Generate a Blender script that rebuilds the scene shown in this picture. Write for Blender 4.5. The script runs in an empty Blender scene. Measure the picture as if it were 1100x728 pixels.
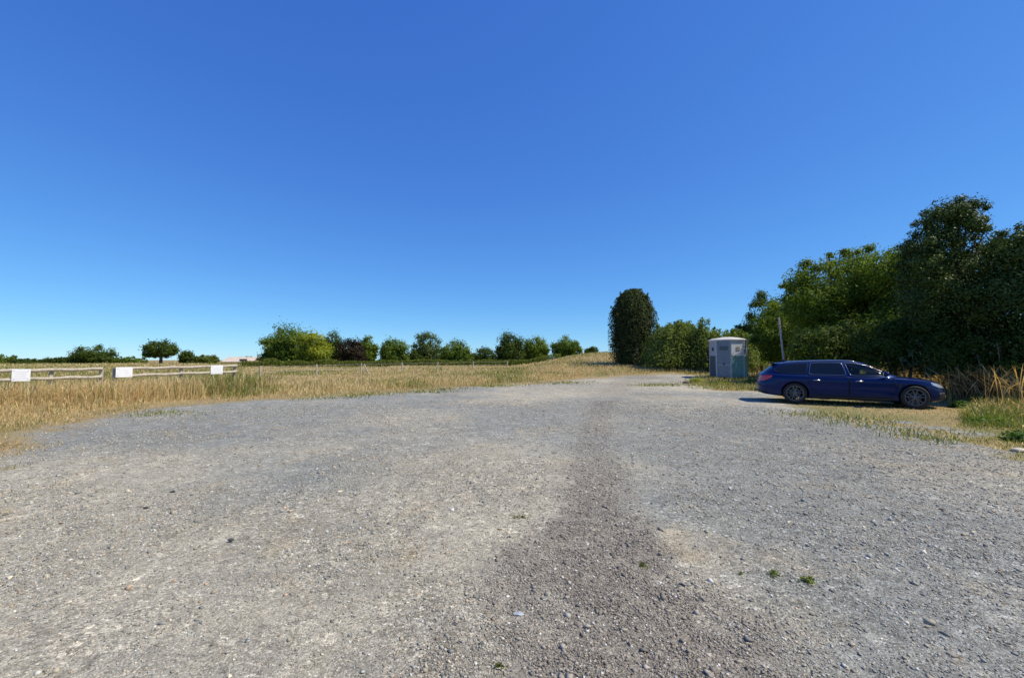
import bpy, bmesh, math, random
import numpy as np
from mathutils import Vector, Matrix
from mathutils.bvhtree import BVHTree

RS = np.random.RandomState(7)
random.seed(7)
sc = bpy.context.scene
COL = sc.collection
R = math.radians

# ------------------------------------------------------------------ camera
F, CX, CY = 466.0, 550.0, 364.0          # focal length in photo pixels, photo centre
HZ = 386.0                               # horizon row
EYE = 1.58
DS = F / 530.0 * 1.053                           # depths below were first measured at another focal length
PITCH = math.atan((HZ - CY) / F)
cam = bpy.data.cameras.new('camera')
cam.lens = 36.0 * F / 1100.0
cam.sensor_width = 36.0
cam.clip_start, cam.clip_end = 0.05, 5000
co = bpy.data.objects.new('camera', cam)
co.location = (0, 0, EYE)
co.rotation_euler = (math.pi / 2 + PITCH, 0, 0)
COL.objects.link(co)
sc.camera = co

# ------------------------------------------------------------------ terrain
def sstep(a, b, x):
    t = np.clip((np.asarray(x, float) - a) / (b - a), 0, 1)
    return t * t * (3 - 2 * t)

def g(x, y):
    x = np.asarray(x, float); y = np.asarray(y, float)
    base = 0.013 * (np.clip(y, 8, 34) - 8) + 0.0045 * (np.clip(y, 34, 105) - 34)
    ys = np.maximum(y, 5)
    r = x / ys
    lat = sstep(-0.02, 0.22, r) * (1 - sstep(0.9, 1.5, r))
    bank = 1.85 * sstep(27, 61, y) * lat * (1 - sstep(80, 180, y))
    verge = 0.22 * sstep(0.5, 5, x - (12.2 + 0.12 * y)) * sstep(3, 9, y) * (1 - sstep(30, 45, y))
    return base + bank + verge - 2.0 * sstep(160, 900, y)

def ray(px, py):
    a = (px - CX) / F; b = (CY - py) / F
    d = np.array([a, math.cos(PITCH) - b * math.sin(PITCH), math.sin(PITCH) + b * math.cos(PITCH)])
    return d

def at(px, py):                                  # ground point seen at a photo pixel
    d = ray(px, py); o = np.array([0, 0, EYE])
    t0 = 0.5
    t = t0
    while t < 300:
        p = o + d * t
        if p[2] <= float(g(p[0], p[1])):
            break
        t0 = t; t *= 1.01
    for _ in range(40):
        m = (t0 + t) / 2
        p = o + d * m
        if p[2] <= float(g(p[0], p[1])): t = m
        else: t0 = m
    return o + d * t

def xat(px, depth):
    return (px - CX) / F * depth / math.cos(PITCH)

def zat(py, depth):
    d = ray(CX, py)
    return EYE + d[2] / d[1] * depth

def H2(ix, iy, s):
    v = np.sin(ix * 127.1 + iy * 311.7 + s * 74.7) * 43758.5453
    return v - np.floor(v)

def vnoise(x, y, s=0):
    x = np.asarray(x, float); y = np.asarray(y, float)
    ix = np.floor(x); iy = np.floor(y); fx = x - ix; fy = y - iy
    fx = fx * fx * (3 - 2 * fx); fy = fy * fy * (3 - 2 * fy)
    a = H2(ix, iy, s); b = H2(ix + 1, iy, s); c = H2(ix, iy + 1, s); d = H2(ix + 1, iy + 1, s)
    return (a * (1 - fx) + b * fx) * (1 - fy) + (c * (1 - fx) + d * fx) * fy

def fbm(x, y, s=0, o=4):
    v = 0; a = 0.5; t = 0
    for i in range(o):
        v = v + a * vnoise(x, y, s + i * 13); t += a
        x = x * 2.03 + 5.1; y = y * 2.03 + 3.7; a *= 0.5
    return v / t

# ------------------------------------------------------------------ helpers
def tag(o, label=None, cat=None, group=None, kind=None):
    if label: o['label'] = label
    if cat: o['category'] = cat
    if group: o['group'] = group
    if kind: o['kind'] = kind
    return o

def empty(name, loc, rz=0.0):
    o = bpy.data.objects.new(name, None)
    o.location = loc; o.rotation_euler = (0, 0, rz)
    o.empty_display_size = 0.3
    COL.objects.link(o)
    return o

def link(name, me, mat, parent=None):
    o = bpy.data.objects.new(name, me)
    if mat is not None and len(me.materials) == 0: me.materials.append(mat)
    COL.objects.link(o)
    if parent is not None: o.parent = parent
    return o

def np_mesh(name, V, Fa, fcol=None, smooth=False):
    me = bpy.data.meshes.new(name)
    n = len(V); m, k = Fa.shape
    me.vertices.add(n); me.loops.add(m * k); me.polygons.add(m)
    me.vertices.foreach_set('co', np.ascontiguousarray(V, np.float32).ravel())
    me.loops.foreach_set('vertex_index', np.ascontiguousarray(Fa, np.int32).ravel())
    me.polygons.foreach_set('loop_start', np.arange(0, m * k, k, dtype=np.int32))
    me.polygons.foreach_set('loop_total', np.full(m, k, dtype=np.int32))
    if smooth: me.polygons.foreach_set('use_smooth', np.ones(m, bool))
    if fcol is not None:
        at_ = me.attributes.new('tint', 'FLOAT_COLOR', 'FACE')
        c4 = np.ones((m, 4), np.float32); c4[:, :3] = fcol
        at_.data.foreach_set('color', c4.ravel())
    me.update(calc_edges=True)
    return me

def bm_obj(name, bm, mat, parent=None, smooth=False, sharp=None):
    bmesh.ops.recalc_face_normals(bm, faces=bm.faces[:])
    me = bpy.data.meshes.new(name)
    if smooth:
        for f in bm.faces: f.smooth = True
        if sharp is not None:
            for e in bm.edges:
                if len(e.link_faces) == 2 and e.calc_face_angle(0) > sharp: e.smooth = False
    bm.to_mesh(me); bm.free()
    return link(name, me, mat, parent)

def add_box(bm, c, s, bev=0.0, M=None):
    r = bmesh.ops.create_cube(bm, size=1.0)
    vs = r['verts']
    bmesh.ops.scale(bm, vec=s, verts=vs)
    if bev > 0:
        es = list({e for v in vs for e in v.link_edges})
        rb = bmesh.ops.bevel(bm, geom=es, offset=bev, segments=2, affect='EDGES')
        vs = list({v for f in rb['faces'] for v in f.verts} | {v for v in vs if v.is_valid})
    bmesh.ops.translate(bm, vec=c, verts=vs)
    if M is not None: bmesh.ops.transform(bm, matrix=M, verts=vs)
    return vs

def add_tube(bm, pts, rad, n=8, cap=True):
    pts = [Vector(p) for p in pts]
    if not hasattr(rad, '__len__'): rad = [rad] * len(pts)
    rings = []
    prev = None
    for i, p in enumerate(pts):
        t = (pts[min(i + 1, len(pts) - 1)] - pts[max(i - 1, 0)]).normalized()
        if prev is None:
            a = Vector((0, 0, 1)) if abs(t.z) < 0.9 else Vector((1, 0, 0))
            u = t.cross(a).normalized()
        else:
            u = (prev - t * prev.dot(t)).normalized()
        prev = u
        v = t.cross(u)
        rings.append([bm.verts.new(p + (u * math.cos(2 * math.pi * k / n) + v * math.sin(2 * math.pi * k / n)) * rad[i]) for k in range(n)])
    for a, b in zip(rings[:-1], rings[1:]):
        for k in range(n):
            bm.faces.new((a[k], a[(k + 1) % n], b[(k + 1) % n], b[k]))
    if cap:
        bm.faces.new(rings[0]); bm.faces.new(rings[-1][::-1])

def add_lathe(bm, prof, n=40, axis='Y'):
    rings = []
    for (r, h) in prof:
        ring = []
        for k in range(n):
            a = 2 * math.pi * k / n
            if axis == 'Y': ring.append(bm.verts.new((r * math.cos(a), h, r * math.sin(a))))
            else: ring.append(bm.verts.new((r * math.cos(a), r * math.sin(a), h)))
        rings.append(ring)
    for a, b in zip(rings[:-1], rings[1:]):
        for k in range(n):
            bm.faces.new((a[k], a[(k + 1) % n], b[(k + 1) % n], b[k]))
    return rings

# ------------------------------------------------------------------ materials
def new_mat(name):
    m = bpy.data.materials.new(name); m.use_nodes = True
    nt = m.node_tree; nt.nodes.clear()
    out = nt.nodes.new('ShaderNodeOutputMaterial')
    return m, nt, out

def N(nt, t, **kw):
    n = nt.nodes.new(t)
    for k, v in kw.items():
        if k.startswith('i_'):
            key = k[2:].replace('_', ' ')
            n.inputs[key].default_value = v
        else: setattr(n, k, v)
    return n

def ramp(nt, fac, stops, interp='LINEAR'):
    r = N(nt, 'ShaderNodeValToRGB'); r.color_ramp.interpolation = interp
    el = r.color_ramp.elements
    while len(el) > 1: el.remove(el[-1])
    el[0].position = stops[0][0]; c = stops[0][1]; el[0].color = (c, c, c, 1) if not hasattr(c, '__len__') else (*c, 1)
    for p, c in stops[1:]:
        e = el.new(p); e.color = (c, c, c, 1) if not hasattr(c, '__len__') else (*c, 1)
    nt.links.new(fac, r.inputs[0])
    return r.outputs[0]

def mix(nt, fac, a, b, mode='MIX'):
    m = N(nt, 'ShaderNodeMix', data_type='RGBA', blend_type=mode)
    for sock, v in ((m.inputs[0], fac), (m.inputs[6], a), (m.inputs[7], b)):
        if hasattr(v, 'links'): nt.links.new(v, sock)
        elif hasattr(v, '__len__'): sock.default_value = (*v, 1)
        else: sock.default_value = v
    return m.outputs[2]

def simple(name, col, rough=0.6, metal=0.0, coat=0.0, spec=0.5, var=0.15, scale=6.0, dirt=None, bump=0.0):
    m, nt, out = new_mat(name)
    b = N(nt, 'ShaderNodeBsdfPrincipled')
    b.inputs['Roughness'].default_value = rough; b.inputs['Metallic'].default_value = metal
    b.inputs['Coat Weight'].default_value = coat; b.inputs['Coat Roughness'].default_value = 0.03
    b.inputs['Specular IOR Level'].default_value = spec
    tc = N(nt, 'ShaderNodeTexCoord')
    no = N(nt, 'ShaderNodeTexNoise', i_Scale=scale, i_Detail=5.0, i_Roughness=0.65)
    nt.links.new(tc.outputs['Object'], no.inputs['Vector'])
    c = mix(nt, ramp(nt, no.outputs[0], [(0.3, 0.0), (0.7, 1.0)]), tuple(x * (1 - var) for x in col), tuple(min(1, x * (1 + var)) for x in col))
    if dirt:
        dcol, amt, dsc = dirt
        mp = N(nt, 'ShaderNodeMapping'); mp.inputs['Scale'].default_value = (1, 1, 0.35)
        nt.links.new(tc.outputs['Object'], mp.inputs['Vector'])
        n2 = N(nt, 'ShaderNodeTexNoise', i_Scale=dsc, i_Detail=6.0, i_Roughness=0.7)
        nt.links.new(mp.outputs[0], n2.inputs['Vector'])
        c = mix(nt, ramp(nt, n2.outputs[0], [(0.5, 0.0), (0.72, amt)]), c, dcol)
    nt.links.new(c, b.inputs['Base Color'])
    if bump > 0:
        bp = N(nt, 'ShaderNodeBump', i_Strength=bump, i_Distance=0.02)
        nt.links.new(no.outputs[0], bp.inputs['Height']); nt.links.new(bp.outputs[0], b.inputs['Normal'])
    nt.links.new(b.outputs[0], out.inputs[0])
    return m

def leaf_mat(name, transl=0.35, rough=0.45, spec=0.4, tgain=(1.25, 1.35, 0.6)):
    m, nt, out = new_mat(name)
    a = N(nt, 'ShaderNodeAttribute', attribute_name='tint')
    b = N(nt, 'ShaderNodeBsdfPrincipled')
    b.inputs['Roughness'].default_value = rough; b.inputs['Specular IOR Level'].default_value = spec
    nt.links.new(a.outputs['Color'], b.inputs['Base Color'])
    t = N(nt, 'ShaderNodeBsdfTranslucent')
    nt.links.new(mix(nt, 1.0, a.outputs['Color'], tgain, 'MULTIPLY'), t.inputs[0])
    mx = N(nt, 'ShaderNodeMixShader'); mx.inputs[0].default_value = transl
    nt.links.new(b.outputs[0], mx.inputs[1]); nt.links.new(t.outputs[0], mx.inputs[2])
    nt.links.new(mx.outputs[0], out.inputs[0])
    return m

M_LEAF = leaf_mat('leaf_soft', 0.38, 0.6, 0.12)
M_HOLLY = leaf_mat('leaf_glossy', 0.15, 0.48, 0.15)
M_BLADE = leaf_mat('grass_blade', 0.42, 0.6, 0.25, (1.15, 1.1, 0.8))
M_BARK = simple('bark', (0.11, 0.09, 0.07), 0.9, var=0.4, scale=9, bump=0.6)
M_WOOD = simple('weathered_wood', (0.43, 0.375, 0.30), 0.85, var=0.3, scale=14, bump=0.4, dirt=((0.16, 0.13, 0.10), 0.6, 5))
M_POST = simple('grey_post_wood', (0.38, 0.34, 0.28), 0.85, var=0.3, scale=12, bump=0.4)
M_POLE = simple('pale_pole_wood', (0.40, 0.37, 0.33), 0.85, var=0.3, scale=10, bump=0.4)
M_SIGN = simple('white_board', (0.80, 0.80, 0.82), 0.55, var=0.05, scale=5, dirt=((0.66, 0.64, 0.68), 0.6, 9))
M_PRINT = simple('faded_print', (0.66, 0.65, 0.74), 0.6, var=0.1, scale=30)
M_BACK = simple('board_back', (0.4, 0.4, 0.4), 0.7)

# ------------------------------------------------------------------ the yard: outline, masks
GP = [(-520, 760), (-330, 640), (-110, 548), (-8, 512), (58, 466), (105, 452), (150, 443), (205, 436), (250, 431), (320, 428), (380, 425), (430, 421),
      (480, 417.5), (530, 414.5), (580, 411.5), (625, 408.0), (660, 404.8), (690, 403.2), (722, 402.2), (748, 403.4), (741, 408), (744, 414),
      (765, 418), (815, 420), (840, 428), (850, 440), (900, 447), (960, 455), (1040, 467), (1100, 485), (1190, 530), (1330, 640), (1400, 760)]
GW = np.array([at(px, py)[:2] for px, py in GP])
GW = np.vstack([GW, [[GW[-1][0] + 1, -8]], [[GW[0][0] - 1, -8]]])

def inside_sd(x, y, P):
    x = np.asarray(x, float); y = np.asarray(y, float)
    dmin = np.full(x.shape, 1e9); ins = np.zeros(x.shape, bool)
    n = len(P)
    for i in range(n):
        ax, ay = P[i]; bx, by = P[(i + 1) % n]
        ex, ey = bx - ax, by - ay
        t = np.clip(((x - ax) * ex + (y - ay) * ey) / (ex * ex + ey * ey + 1e-12), 0, 1)
        dmin = np.minimum(dmin, np.hypot(x - ax - t * ex, y - ay - t * ey))
        c = ((ay > y) != (by > y))
        with np.errstate(divide='ignore', invalid='ignore'):
            xi = ax + (y - ay) * ex / (ey if abs(ey) > 1e-12 else 1e-12)
        ins ^= (c & (x < xi))
    return np.where(ins, dmin, -dmin)

def yard(x, y):            # signed distance to the ragged edge of the yard, positive inside
    d = inside_sd(x, y, GW)
    return d + (fbm(np.asarray(x) * 0.6, np.asarray(y) * 0.6, 3) - 0.5) * 2.0 + (vnoise(np.asarray(x) * 2.5, np.asarray(y) * 2.5, 9) - 0.5) * 0.7

# brown coarse track: centre line in photo pixels with half-widths in px
TRK = np.array([at(px, py)[:2] for px, py in [(690, 760), (690, 700), (672, 640), (655, 580), (642, 530), (640, 490), (640, 460), (645, 440), (652, 424), (665, 412), (690, 404.5)]])
TW = [1.0, .92, .74, .60, .48, .40, .40, .45, .6, .9, 1.2]
def track(x, y):
    x = np.asarray(x, float); y = np.asarray(y, float)
    best = np.full(x.shape, 9.0)
    for i in range(len(TRK) - 1):
        ax, ay = TRK[i]; bx, by = TRK[i + 1]; ex, ey = bx - ax, by - ay
        t = np.clip(((x - ax) * ex + (y - ay) * ey) / (ex * ex + ey * ey), 0, 1)
        w = TW[i] * (1 - t) + TW[i + 1] * t
        best = np.minimum(best, np.hypot(x - ax - t * ex, y - ay - t * ey) / w)
    n = (fbm(x * 1.3, y * 0.8, 41) - 0.5) * 1.5 + (vnoise(x * 5, y * 5, 43) - .5) * .3
    return (1 - sstep(0.45, 1.3, best + n)) * (1 - 0.5 * sstep(4.2, 7.5, y))

# ------------------------------------------------------------------ ground sheet
def axis(lo, hi, step, far_lo, far_hi, k=1.22):
    a = list(np.arange(lo, hi + step / 2, step))
    s = step; v = a[-1]
    while v < far_hi: s *= k; v += s; a.append(v)
    s = step; v = a[0]; pre = []
    while v > far_lo: s *= k; v -= s; pre.append(v)
    return np.array(pre[::-1] + a)
gx = axis(-20, 20, 0.10, -1500, 1500); gy = axis(-1.0, 44, 0.10, -600, 1800)
XX, YY = np.meshgrid(gx, gy)
xf, yf = XX.ravel(), YY.ravel()
near = (np.abs(xf) < 30) & (yf < 60)
sd = yard(xf, yf)
lf = sstep(-5.0, -8.0, xf); gm = sstep(-0.9 - 1.0 * lf, 0.6 + 0.9 * lf, sd)
tm = track(xf, yf)
zz = g(xf, yf) + np.where(near, (fbm(xf * 1.6, yf * 1.6, 21) - 0.5) * 0.05 + (vnoise(xf * 4.7, yf * 4.7, 5) - 0.5) * 0.018 * gm, 0)
V = np.stack([xf, yf, zz], 1)
nx, ny = len(gx), len(gy)
idx = np.arange(nx * ny).reshape(ny, nx)
Fq = np.stack([idx[:-1, :-1].ravel(), idx[:-1, 1:].ravel(), idx[1:, 1:].ravel(), idx[1:, :-1].ravel()], 1)
gme = np_mesh('ground', V, Fq, smooth=True)
tz = np.clip(0.5 + (fbm(xf * .33, yf * .33, 101) - .5) * 2.6 + .34 * sstep(1.2, -1.5, xf) * (1 - sstep(5.5, 10, yf)) - .42 * sstep(.8, 2.2, xf - .12 * yf) * (1 - sstep(10, 18, yf)) - .25 * sstep(7, 9, yf) * (1 - sstep(13, 20, yf)), 0, 1)
for nm, arr in (('grav', gm), ('trk', tm), ('tanz', tz)):
    a_ = gme.attributes.new(nm, 'FLOAT', 'POINT'); a_.data.foreach_set('value', arr.astype(np.float32))

def ground_mat():
    m, nt, out = new_mat('gravel_and_soil')
    L = nt.links.new
    geo = N(nt, 'ShaderNodeNewGeometry'); P = geo.outputs['Position']
    def noise(scale, det=5, rough=0.6, dist=0.0):
        n = N(nt, 'ShaderNodeTexNoise', i_Scale=scale, i_Detail=float(det), i_Roughness=rough, i_Distortion=dist)
        L(P, n.inputs['Vector']); return n.outputs[0]
    def voro(scale):
        n = N(nt, 'ShaderNodeTexVoronoi', i_Scale=scale); L(P, n.inputs['Vector']); return n
    v1, v2, v3 = voro(120.0), voro(62.0), voro(27.0)
    def rnd(v):
        s = N(nt, 'ShaderNodeSeparateColor'); L(v.outputs['Color'], s.inputs[0]); return s.outputs[0]
    tr = N(nt, 'ShaderNodeAttribute', attribute_name='trk').outputs['Fac']
    gr = N(nt, 'ShaderNodeAttribute', attribute_name='grav').outputs['Fac']
    # fine dust between the stones: blue grey to tan
    big = noise(0.42, 5, 0.6, 0.6)
    tzn = N(nt, 'ShaderNodeAttribute', attribute_name='tanz').outputs['Fac']
    zb_ = N(nt, 'ShaderNodeMath', operation='ADD'); L(tzn, zb_.inputs[0])
    zc_ = N(nt, 'ShaderNodeMath', operation='MULTIPLY_ADD'); L(noise(1.7, 6, 0.7, 0.6), zc_.inputs[0]); zc_.inputs[1].default_value = 1.3; zc_.inputs[2].default_value = -0.65; L(zc_.outputs[0], zb_.inputs[1])
    dust = mix(nt, ramp(nt, zb_.outputs[0], [(0.0, 0.0), (1.0, 1.0)]), (0.258, 0.262, 0.240), (0.395, 0.362, 0.286))
    och = noise(0.85, 5, 0.65, 0.8)
    dust = mix(nt, ramp(nt, och, [(0.56, 0.0), (0.74, 0.55)]), dust, (0.43, 0.33, 0.185))
    st = mix(nt, rnd(v1), dust, dust)
    s1 = ramp(nt, rnd(v1), [(0, 0.50), (0.35, 0.85), (0.7, 1.06), (0.92, 1.25), (1, 1.7)])
    s2 = ramp(nt, rnd(v2), [(0, 0.48), (0.25, 0.85), (0.75, 1.08), (0.93, 1.32), (1, 1.9)])
    s3 = ramp(nt, rnd(v3), [(0, 0.55), (0.12, 0.90), (0.85, 1.05), (0.95, 1.3), (1, 1.7)])
    v4 = voro(10.0)
    s4 = ramp(nt, rnd(v4), [(0, 0.5), (0.06, 0.92), (0.93, 1.04), (0.97, 1.5), (1, 1.7)])
    stony = ramp(nt, noise(0.7, 6, 0.7, 0.7), [(0.40, 0.30), (0.60, 1.0)])
    c = mix(nt, 0.9, dust, s1, 'MULTIPLY')
    c = mix(nt, stony, c, mix(nt, 1.0, c, s2, 'MULTIPLY'))
    c = mix(nt, stony, c, mix(nt, 1.0, c, s3, 'MULTIPLY'))
    c = mix(nt, 0.45, c, s4, 'MULTIPLY')
    c = mix(nt, 0.75, c, ramp(nt, noise(2.3, 7, 0.75), [(0.28, 0.70), (0.72, 1.20)]), 'MULTIPLY')
    c = mix(nt, 0.8, c, ramp(nt, noise(0.16, 5, 0.65, 0.4), [(0.35, 0.84), (0.65, 1.16)]), 'MULTIPLY')
    c = mix(nt, 0.7, c, ramp(nt, noise(9.0, 5, 0.75), [(0.30, 0.74), (0.70, 1.18)]), 'MULTIPLY')
    # brown coarse track
    tcol = mix(nt, 0.9, (0.20, 0.178, 0.150), s1, 'MULTIPLY')
    tcol = mix(nt, 0.9, tcol, s2, 'MULTIPLY')
    trk_f = N(nt, 'ShaderNodeMath', operation='MULTIPLY'); L(tr, trk_f.inputs[0]); L(ramp(nt, noise(0.9, 6, 0.7, 0.5), [(0.36, 0.42), (0.60, 0.92)]), trk_f.inputs[1])
    c = mix(nt, trk_f.outputs[0], c, tcol)
    # soil below the grass
    sn = noise(1.3, 6, 0.7); s_f = noise(30.0, 4, 0.7)
    soil = mix(nt, ramp(nt, sn, [(0.35, 0.0), (0.65, 1.0)]), (0.25, 0.185, 0.095), (0.34, 0.255, 0.125))
    soil = mix(nt, ramp(nt, noise(0.35, 5, 0.6), [(0.48, 0.0), (0.66, 0.75)]), soil, (0.14, 0.16, 0.055))
    soil = mix(nt, 0.8, soil, ramp(nt, s_f, [(0.3, 0.6), (0.7, 1.35)]), 'MULTIPLY')
    # ragged blend
    bl = N(nt, 'ShaderNodeMath', operation='ADD'); L(gr, bl.inputs[0])
    nz = N(nt, 'ShaderNodeMath', operation='MULTIPLY_ADD'); L(noise(5.0, 6, 0.75), nz.inputs[0]); nz.inputs[1].default_value = 1.2; nz.inputs[2].default_value = -0.6
    L(nz.outputs[0], bl.inputs[1])
    c = mix(nt, ramp(nt, bl.outputs[0], [(0.3, 0.0), (0.75, 1.0)]), soil, c)
    b = N(nt, 'ShaderNodeBsdfPrincipled'); b.inputs['Roughness'].default_value = 0.9; b.inputs['Specular IOR Level'].default_value = 0.25
    L(c, b.inputs['Base Color'])
    # stones bump
    def inv(v, k):
        mm = N(nt, 'ShaderNodeMath', operation='MULTIPLY'); L(v.outputs['Distance'], mm.inputs[0]); mm.inputs[1].default_value = -k; return mm.outputs[0]
    ad = N(nt, 'ShaderNodeMath', operation='ADD'); L(inv(v1, 0.8), ad.inputs[0]); L(inv(v2, 1.0), ad.inputs[1])
    bp = N(nt, 'ShaderNodeBump', i_Strength=0.75, i_Distance=0.008); L(ad.outputs[0], bp.inputs['Height'])
    L(bp.outputs[0], b.inputs['Normal'])
    L(b.outputs[0], out.inputs[0])
    return m
ground = link('ground', gme, ground_mat())
tag(ground, 'wide worn grey gravel yard with dry soil around it', 'ground', kind='structure')

# ------------------------------------------------------------------ loose stones (stuff)
def stones():
    n = 460000
    u = RS.rand(n)
    d = 1.7 * (16.0 / 1.7) ** (u ** 0.80)                 # log spread: dense near, thin far
    az = (RS.rand(n) - 0.5) * R(112)
    x = d * np.sin(az); y = d * np.cos(az)
    s = yard(x, y)
    t = track(x, y)
    clump = fbm(x * 0.8, y * 0.8, 51)
    clump2 = fbm(x * 0.45, y * 0.45, 61)
    keep = (s > -0.5) & (RS.rand(n) < np.clip(0.16 + 2.6 * np.clip(clump - 0.46, 0, 1) + 0.9 * t + 0.35 * sstep(1.0, 2.5, x - .12 * y) + 1.1 * np.clip(clump2 - 0.52, 0, 1), 0, 1) * sstep(-0.5, 0.5, s))
    x, y, t, d = x[keep], y[keep], t[keep], d[keep]; n = len(x)
    size = 0.0029 * np.exp(RS.randn(n) * 0.48) * (1 + 0.13 * d) * (1 + 0.12 * t)
    big = RS.rand(n) < 0.006
    size = np.where(big, size * 2.6, size)
    size = np.clip(size, 0.0015, 0.028)
    base = np.array([[1, 0, 0], [-1, 0, 0], [0, 1, 0], [0, -1, 0], [0, 0, 1], [0, 0, -1]], float)
    tri = np.array([[0, 2, 4], [2, 1, 4], [1, 3, 4], [3, 0, 4], [2, 0, 5], [1, 2, 5], [3, 1, 5], [0, 3, 5]])
    sh = np.stack([0.8 + 0.7 * RS.rand(n), 0.6 + 0.6 * RS.rand(n), 0.35 + 0.5 * RS.rand(n)], 1) * size[:, None]
    Vs = base[None] * sh[:, None, :] * (0.75 + 0.5 * RS.rand(n, 6, 1)) + (RS.rand(n, 6, 3) - 0.5) * size[:, None, None] * 0.7
    a = RS.rand(n) * 6.283; ca, sa = np.cos(a), np.sin(a)
    vx = Vs[..., 0] * ca[:, None] - Vs[..., 1] * sa[:, None]; vy = Vs[..., 0] * sa[:, None] + Vs[..., 1] * ca[:, None]
    z = g(x, y) + (fbm(x * 1.6, y * 1.6, 21) - 0.5) * 0.05 + (vnoise(x * 4.7, y * 4.7, 5) - 0.5) * 0.018
    Vs[..., 0] = vx + x[:, None]; Vs[..., 1] = vy + y[:, None]; Vs[..., 2] += (z + sh[:, 2] * 0.25)[:, None]
    Fs = (tri[None] + (np.arange(n) * 6)[:, None, None]).reshape(-1, 3)
    grey = np.array([0.25, 0.25, 0.225]); tan = np.array([0.35, 0.305, 0.23]); brown = np.array([0.21, 0.185, 0.155])
    r = RS.rand(n)[:, None]
    c = np.where(r < 0.62, grey, np.where(r < 0.95, tan, np.array([0.38, 0.27, 0.18])))
    c = c * (1 - t[:, None]) + brown * t[:, None]
    br = np.exp(RS.randn(n) * 0.32)
    pale = RS.rand(n) < 0.04
    c = c * br[:, None]
    c = np.where(pale[:, None], np.array([0.62, 0.60, 0.56]) * (0.75 + 0.35 * RS.rand(n))[:, None], c)
    c = np.clip(c, 0.05, 0.72)
    me = np_mesh('gravel_stones', Vs.reshape(-1, 3), Fs, np.repeat(c, 8, 0))
    m, nt, out = new_mat('loose_stone')
    a_ = N(nt, 'ShaderNodeAttribute', attribute_name='tint'); b = N(nt, 'ShaderNodeBsdfPrincipled')
    b.inputs['Roughness'].default_value = 0.8
    nt.links.new(a_.outputs['Color'], b.inputs['Base Color']); nt.links.new(b.outputs[0], out.inputs[0])
    tag(link('gravel_stones', me, m), 'loose grey and brown stones scattered over the gravel yard', 'gravel', kind='stuff')
stones()

# ------------------------------------------------------------------ grass
def blades(name, x, y, h, w, col, label, cat, lean=0.35, plume=0.0, mat=None, kind='stuff', parent=None, z0=None, az=None):
    n = len(x)
    z = g(x, y) - 0.02 if z0 is None else z0
    a = RS.rand(n) * 6.283 if az is None else az
    b = RS.rand(n) * 6.283
    ln = np.abs(RS.randn(n)) * lean * h
    dx, dy = np.cos(b) * ln, np.sin(b) * ln
    wx, wy = np.cos(a) * w * 0.5, np.sin(a) * w * 0.5
    pl = RS.rand(n) < plume
    # 7 vertices: base pair, mid pair, upper pair, tip
    Vv = np.zeros((n, 7, 3))
    def pair(i, t, ws):
        cx = x + dx * t * t; cy = y + dy * t * t; cz = z + h * t * (1 - 0.12 * t * (ln / (h + 1e-6)))
        Vv[:, i, 0] = cx - wx * ws; Vv[:, i, 1] = cy - wy * ws; Vv[:, i, 2] = cz
        Vv[:, i + 1, 0] = cx + wx * ws; Vv[:, i + 1, 1] = cy + wy * ws; Vv[:, i + 1, 2] = cz
    pair(0, 0.0, np.where(pl, 0.35, 0.9)); pair(2, 0.5, np.where(pl, 0.3, 0.8)); pair(4, 0.82, np.where(pl, 1.6, 0.5))
    Vv[:, 6, 0] = x + dx; Vv[:, 6, 1] = y + dy; Vv[:, 6, 2] = z + h * (1 - 0.12 * ln / (h + 1e-6))
    tri = np.array([[0, 1, 3], [0, 3, 2], [2, 3, 5], [2, 5, 4], [4, 5, 6]])
    Fs = (tri[None] + (np.arange(n) * 7)[:, None, None]).reshape(-1, 3)
    me = np_mesh(name, Vv.reshape(-1, 3), Fs, np.repeat(np.clip(col, 0.01, 0.8), 5, 0))
    o = link(name, me, mat or M_BLADE, parent)
    if parent is None: tag(o, label, cat, kind=kind)
    return o

STRAW = np.array([[0.70, 0.545, 0.29], [0.64, 0.47, 0.23], [0.76, 0.63, 0.38], [0.55, 0.39, 0.19]])
GREEN = np.array([[0.20, 0.24, 0.04], [0.16, 0.21, 0.04], [0.27, 0.28, 0.06], [0.12, 0.17, 0.035]])
RUST = np.array([[0.17, 0.07, 0.03], [0.23, 0.11, 0.045], [0.12, 0.055, 0.028]])
def pick(P, n): return P[RS.randint(0, len(P), n)] * (0.8 + 0.4 * RS.rand(n))[:, None]
def blend(n, gfrac):
    m = RS.rand(n) < gfrac
    return np.where(m[:, None], pick(GREEN, n), pick(STRAW, n))

def sector(n, px0, px1, d0, d1, p=1.0):
    r = RS.rand(n) ** p
    d = d0 * (d1 / d0) ** r
    px = px0 + (px1 - px0) * RS.rand(n)
    return (px - CX) / F * d, d

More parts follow.
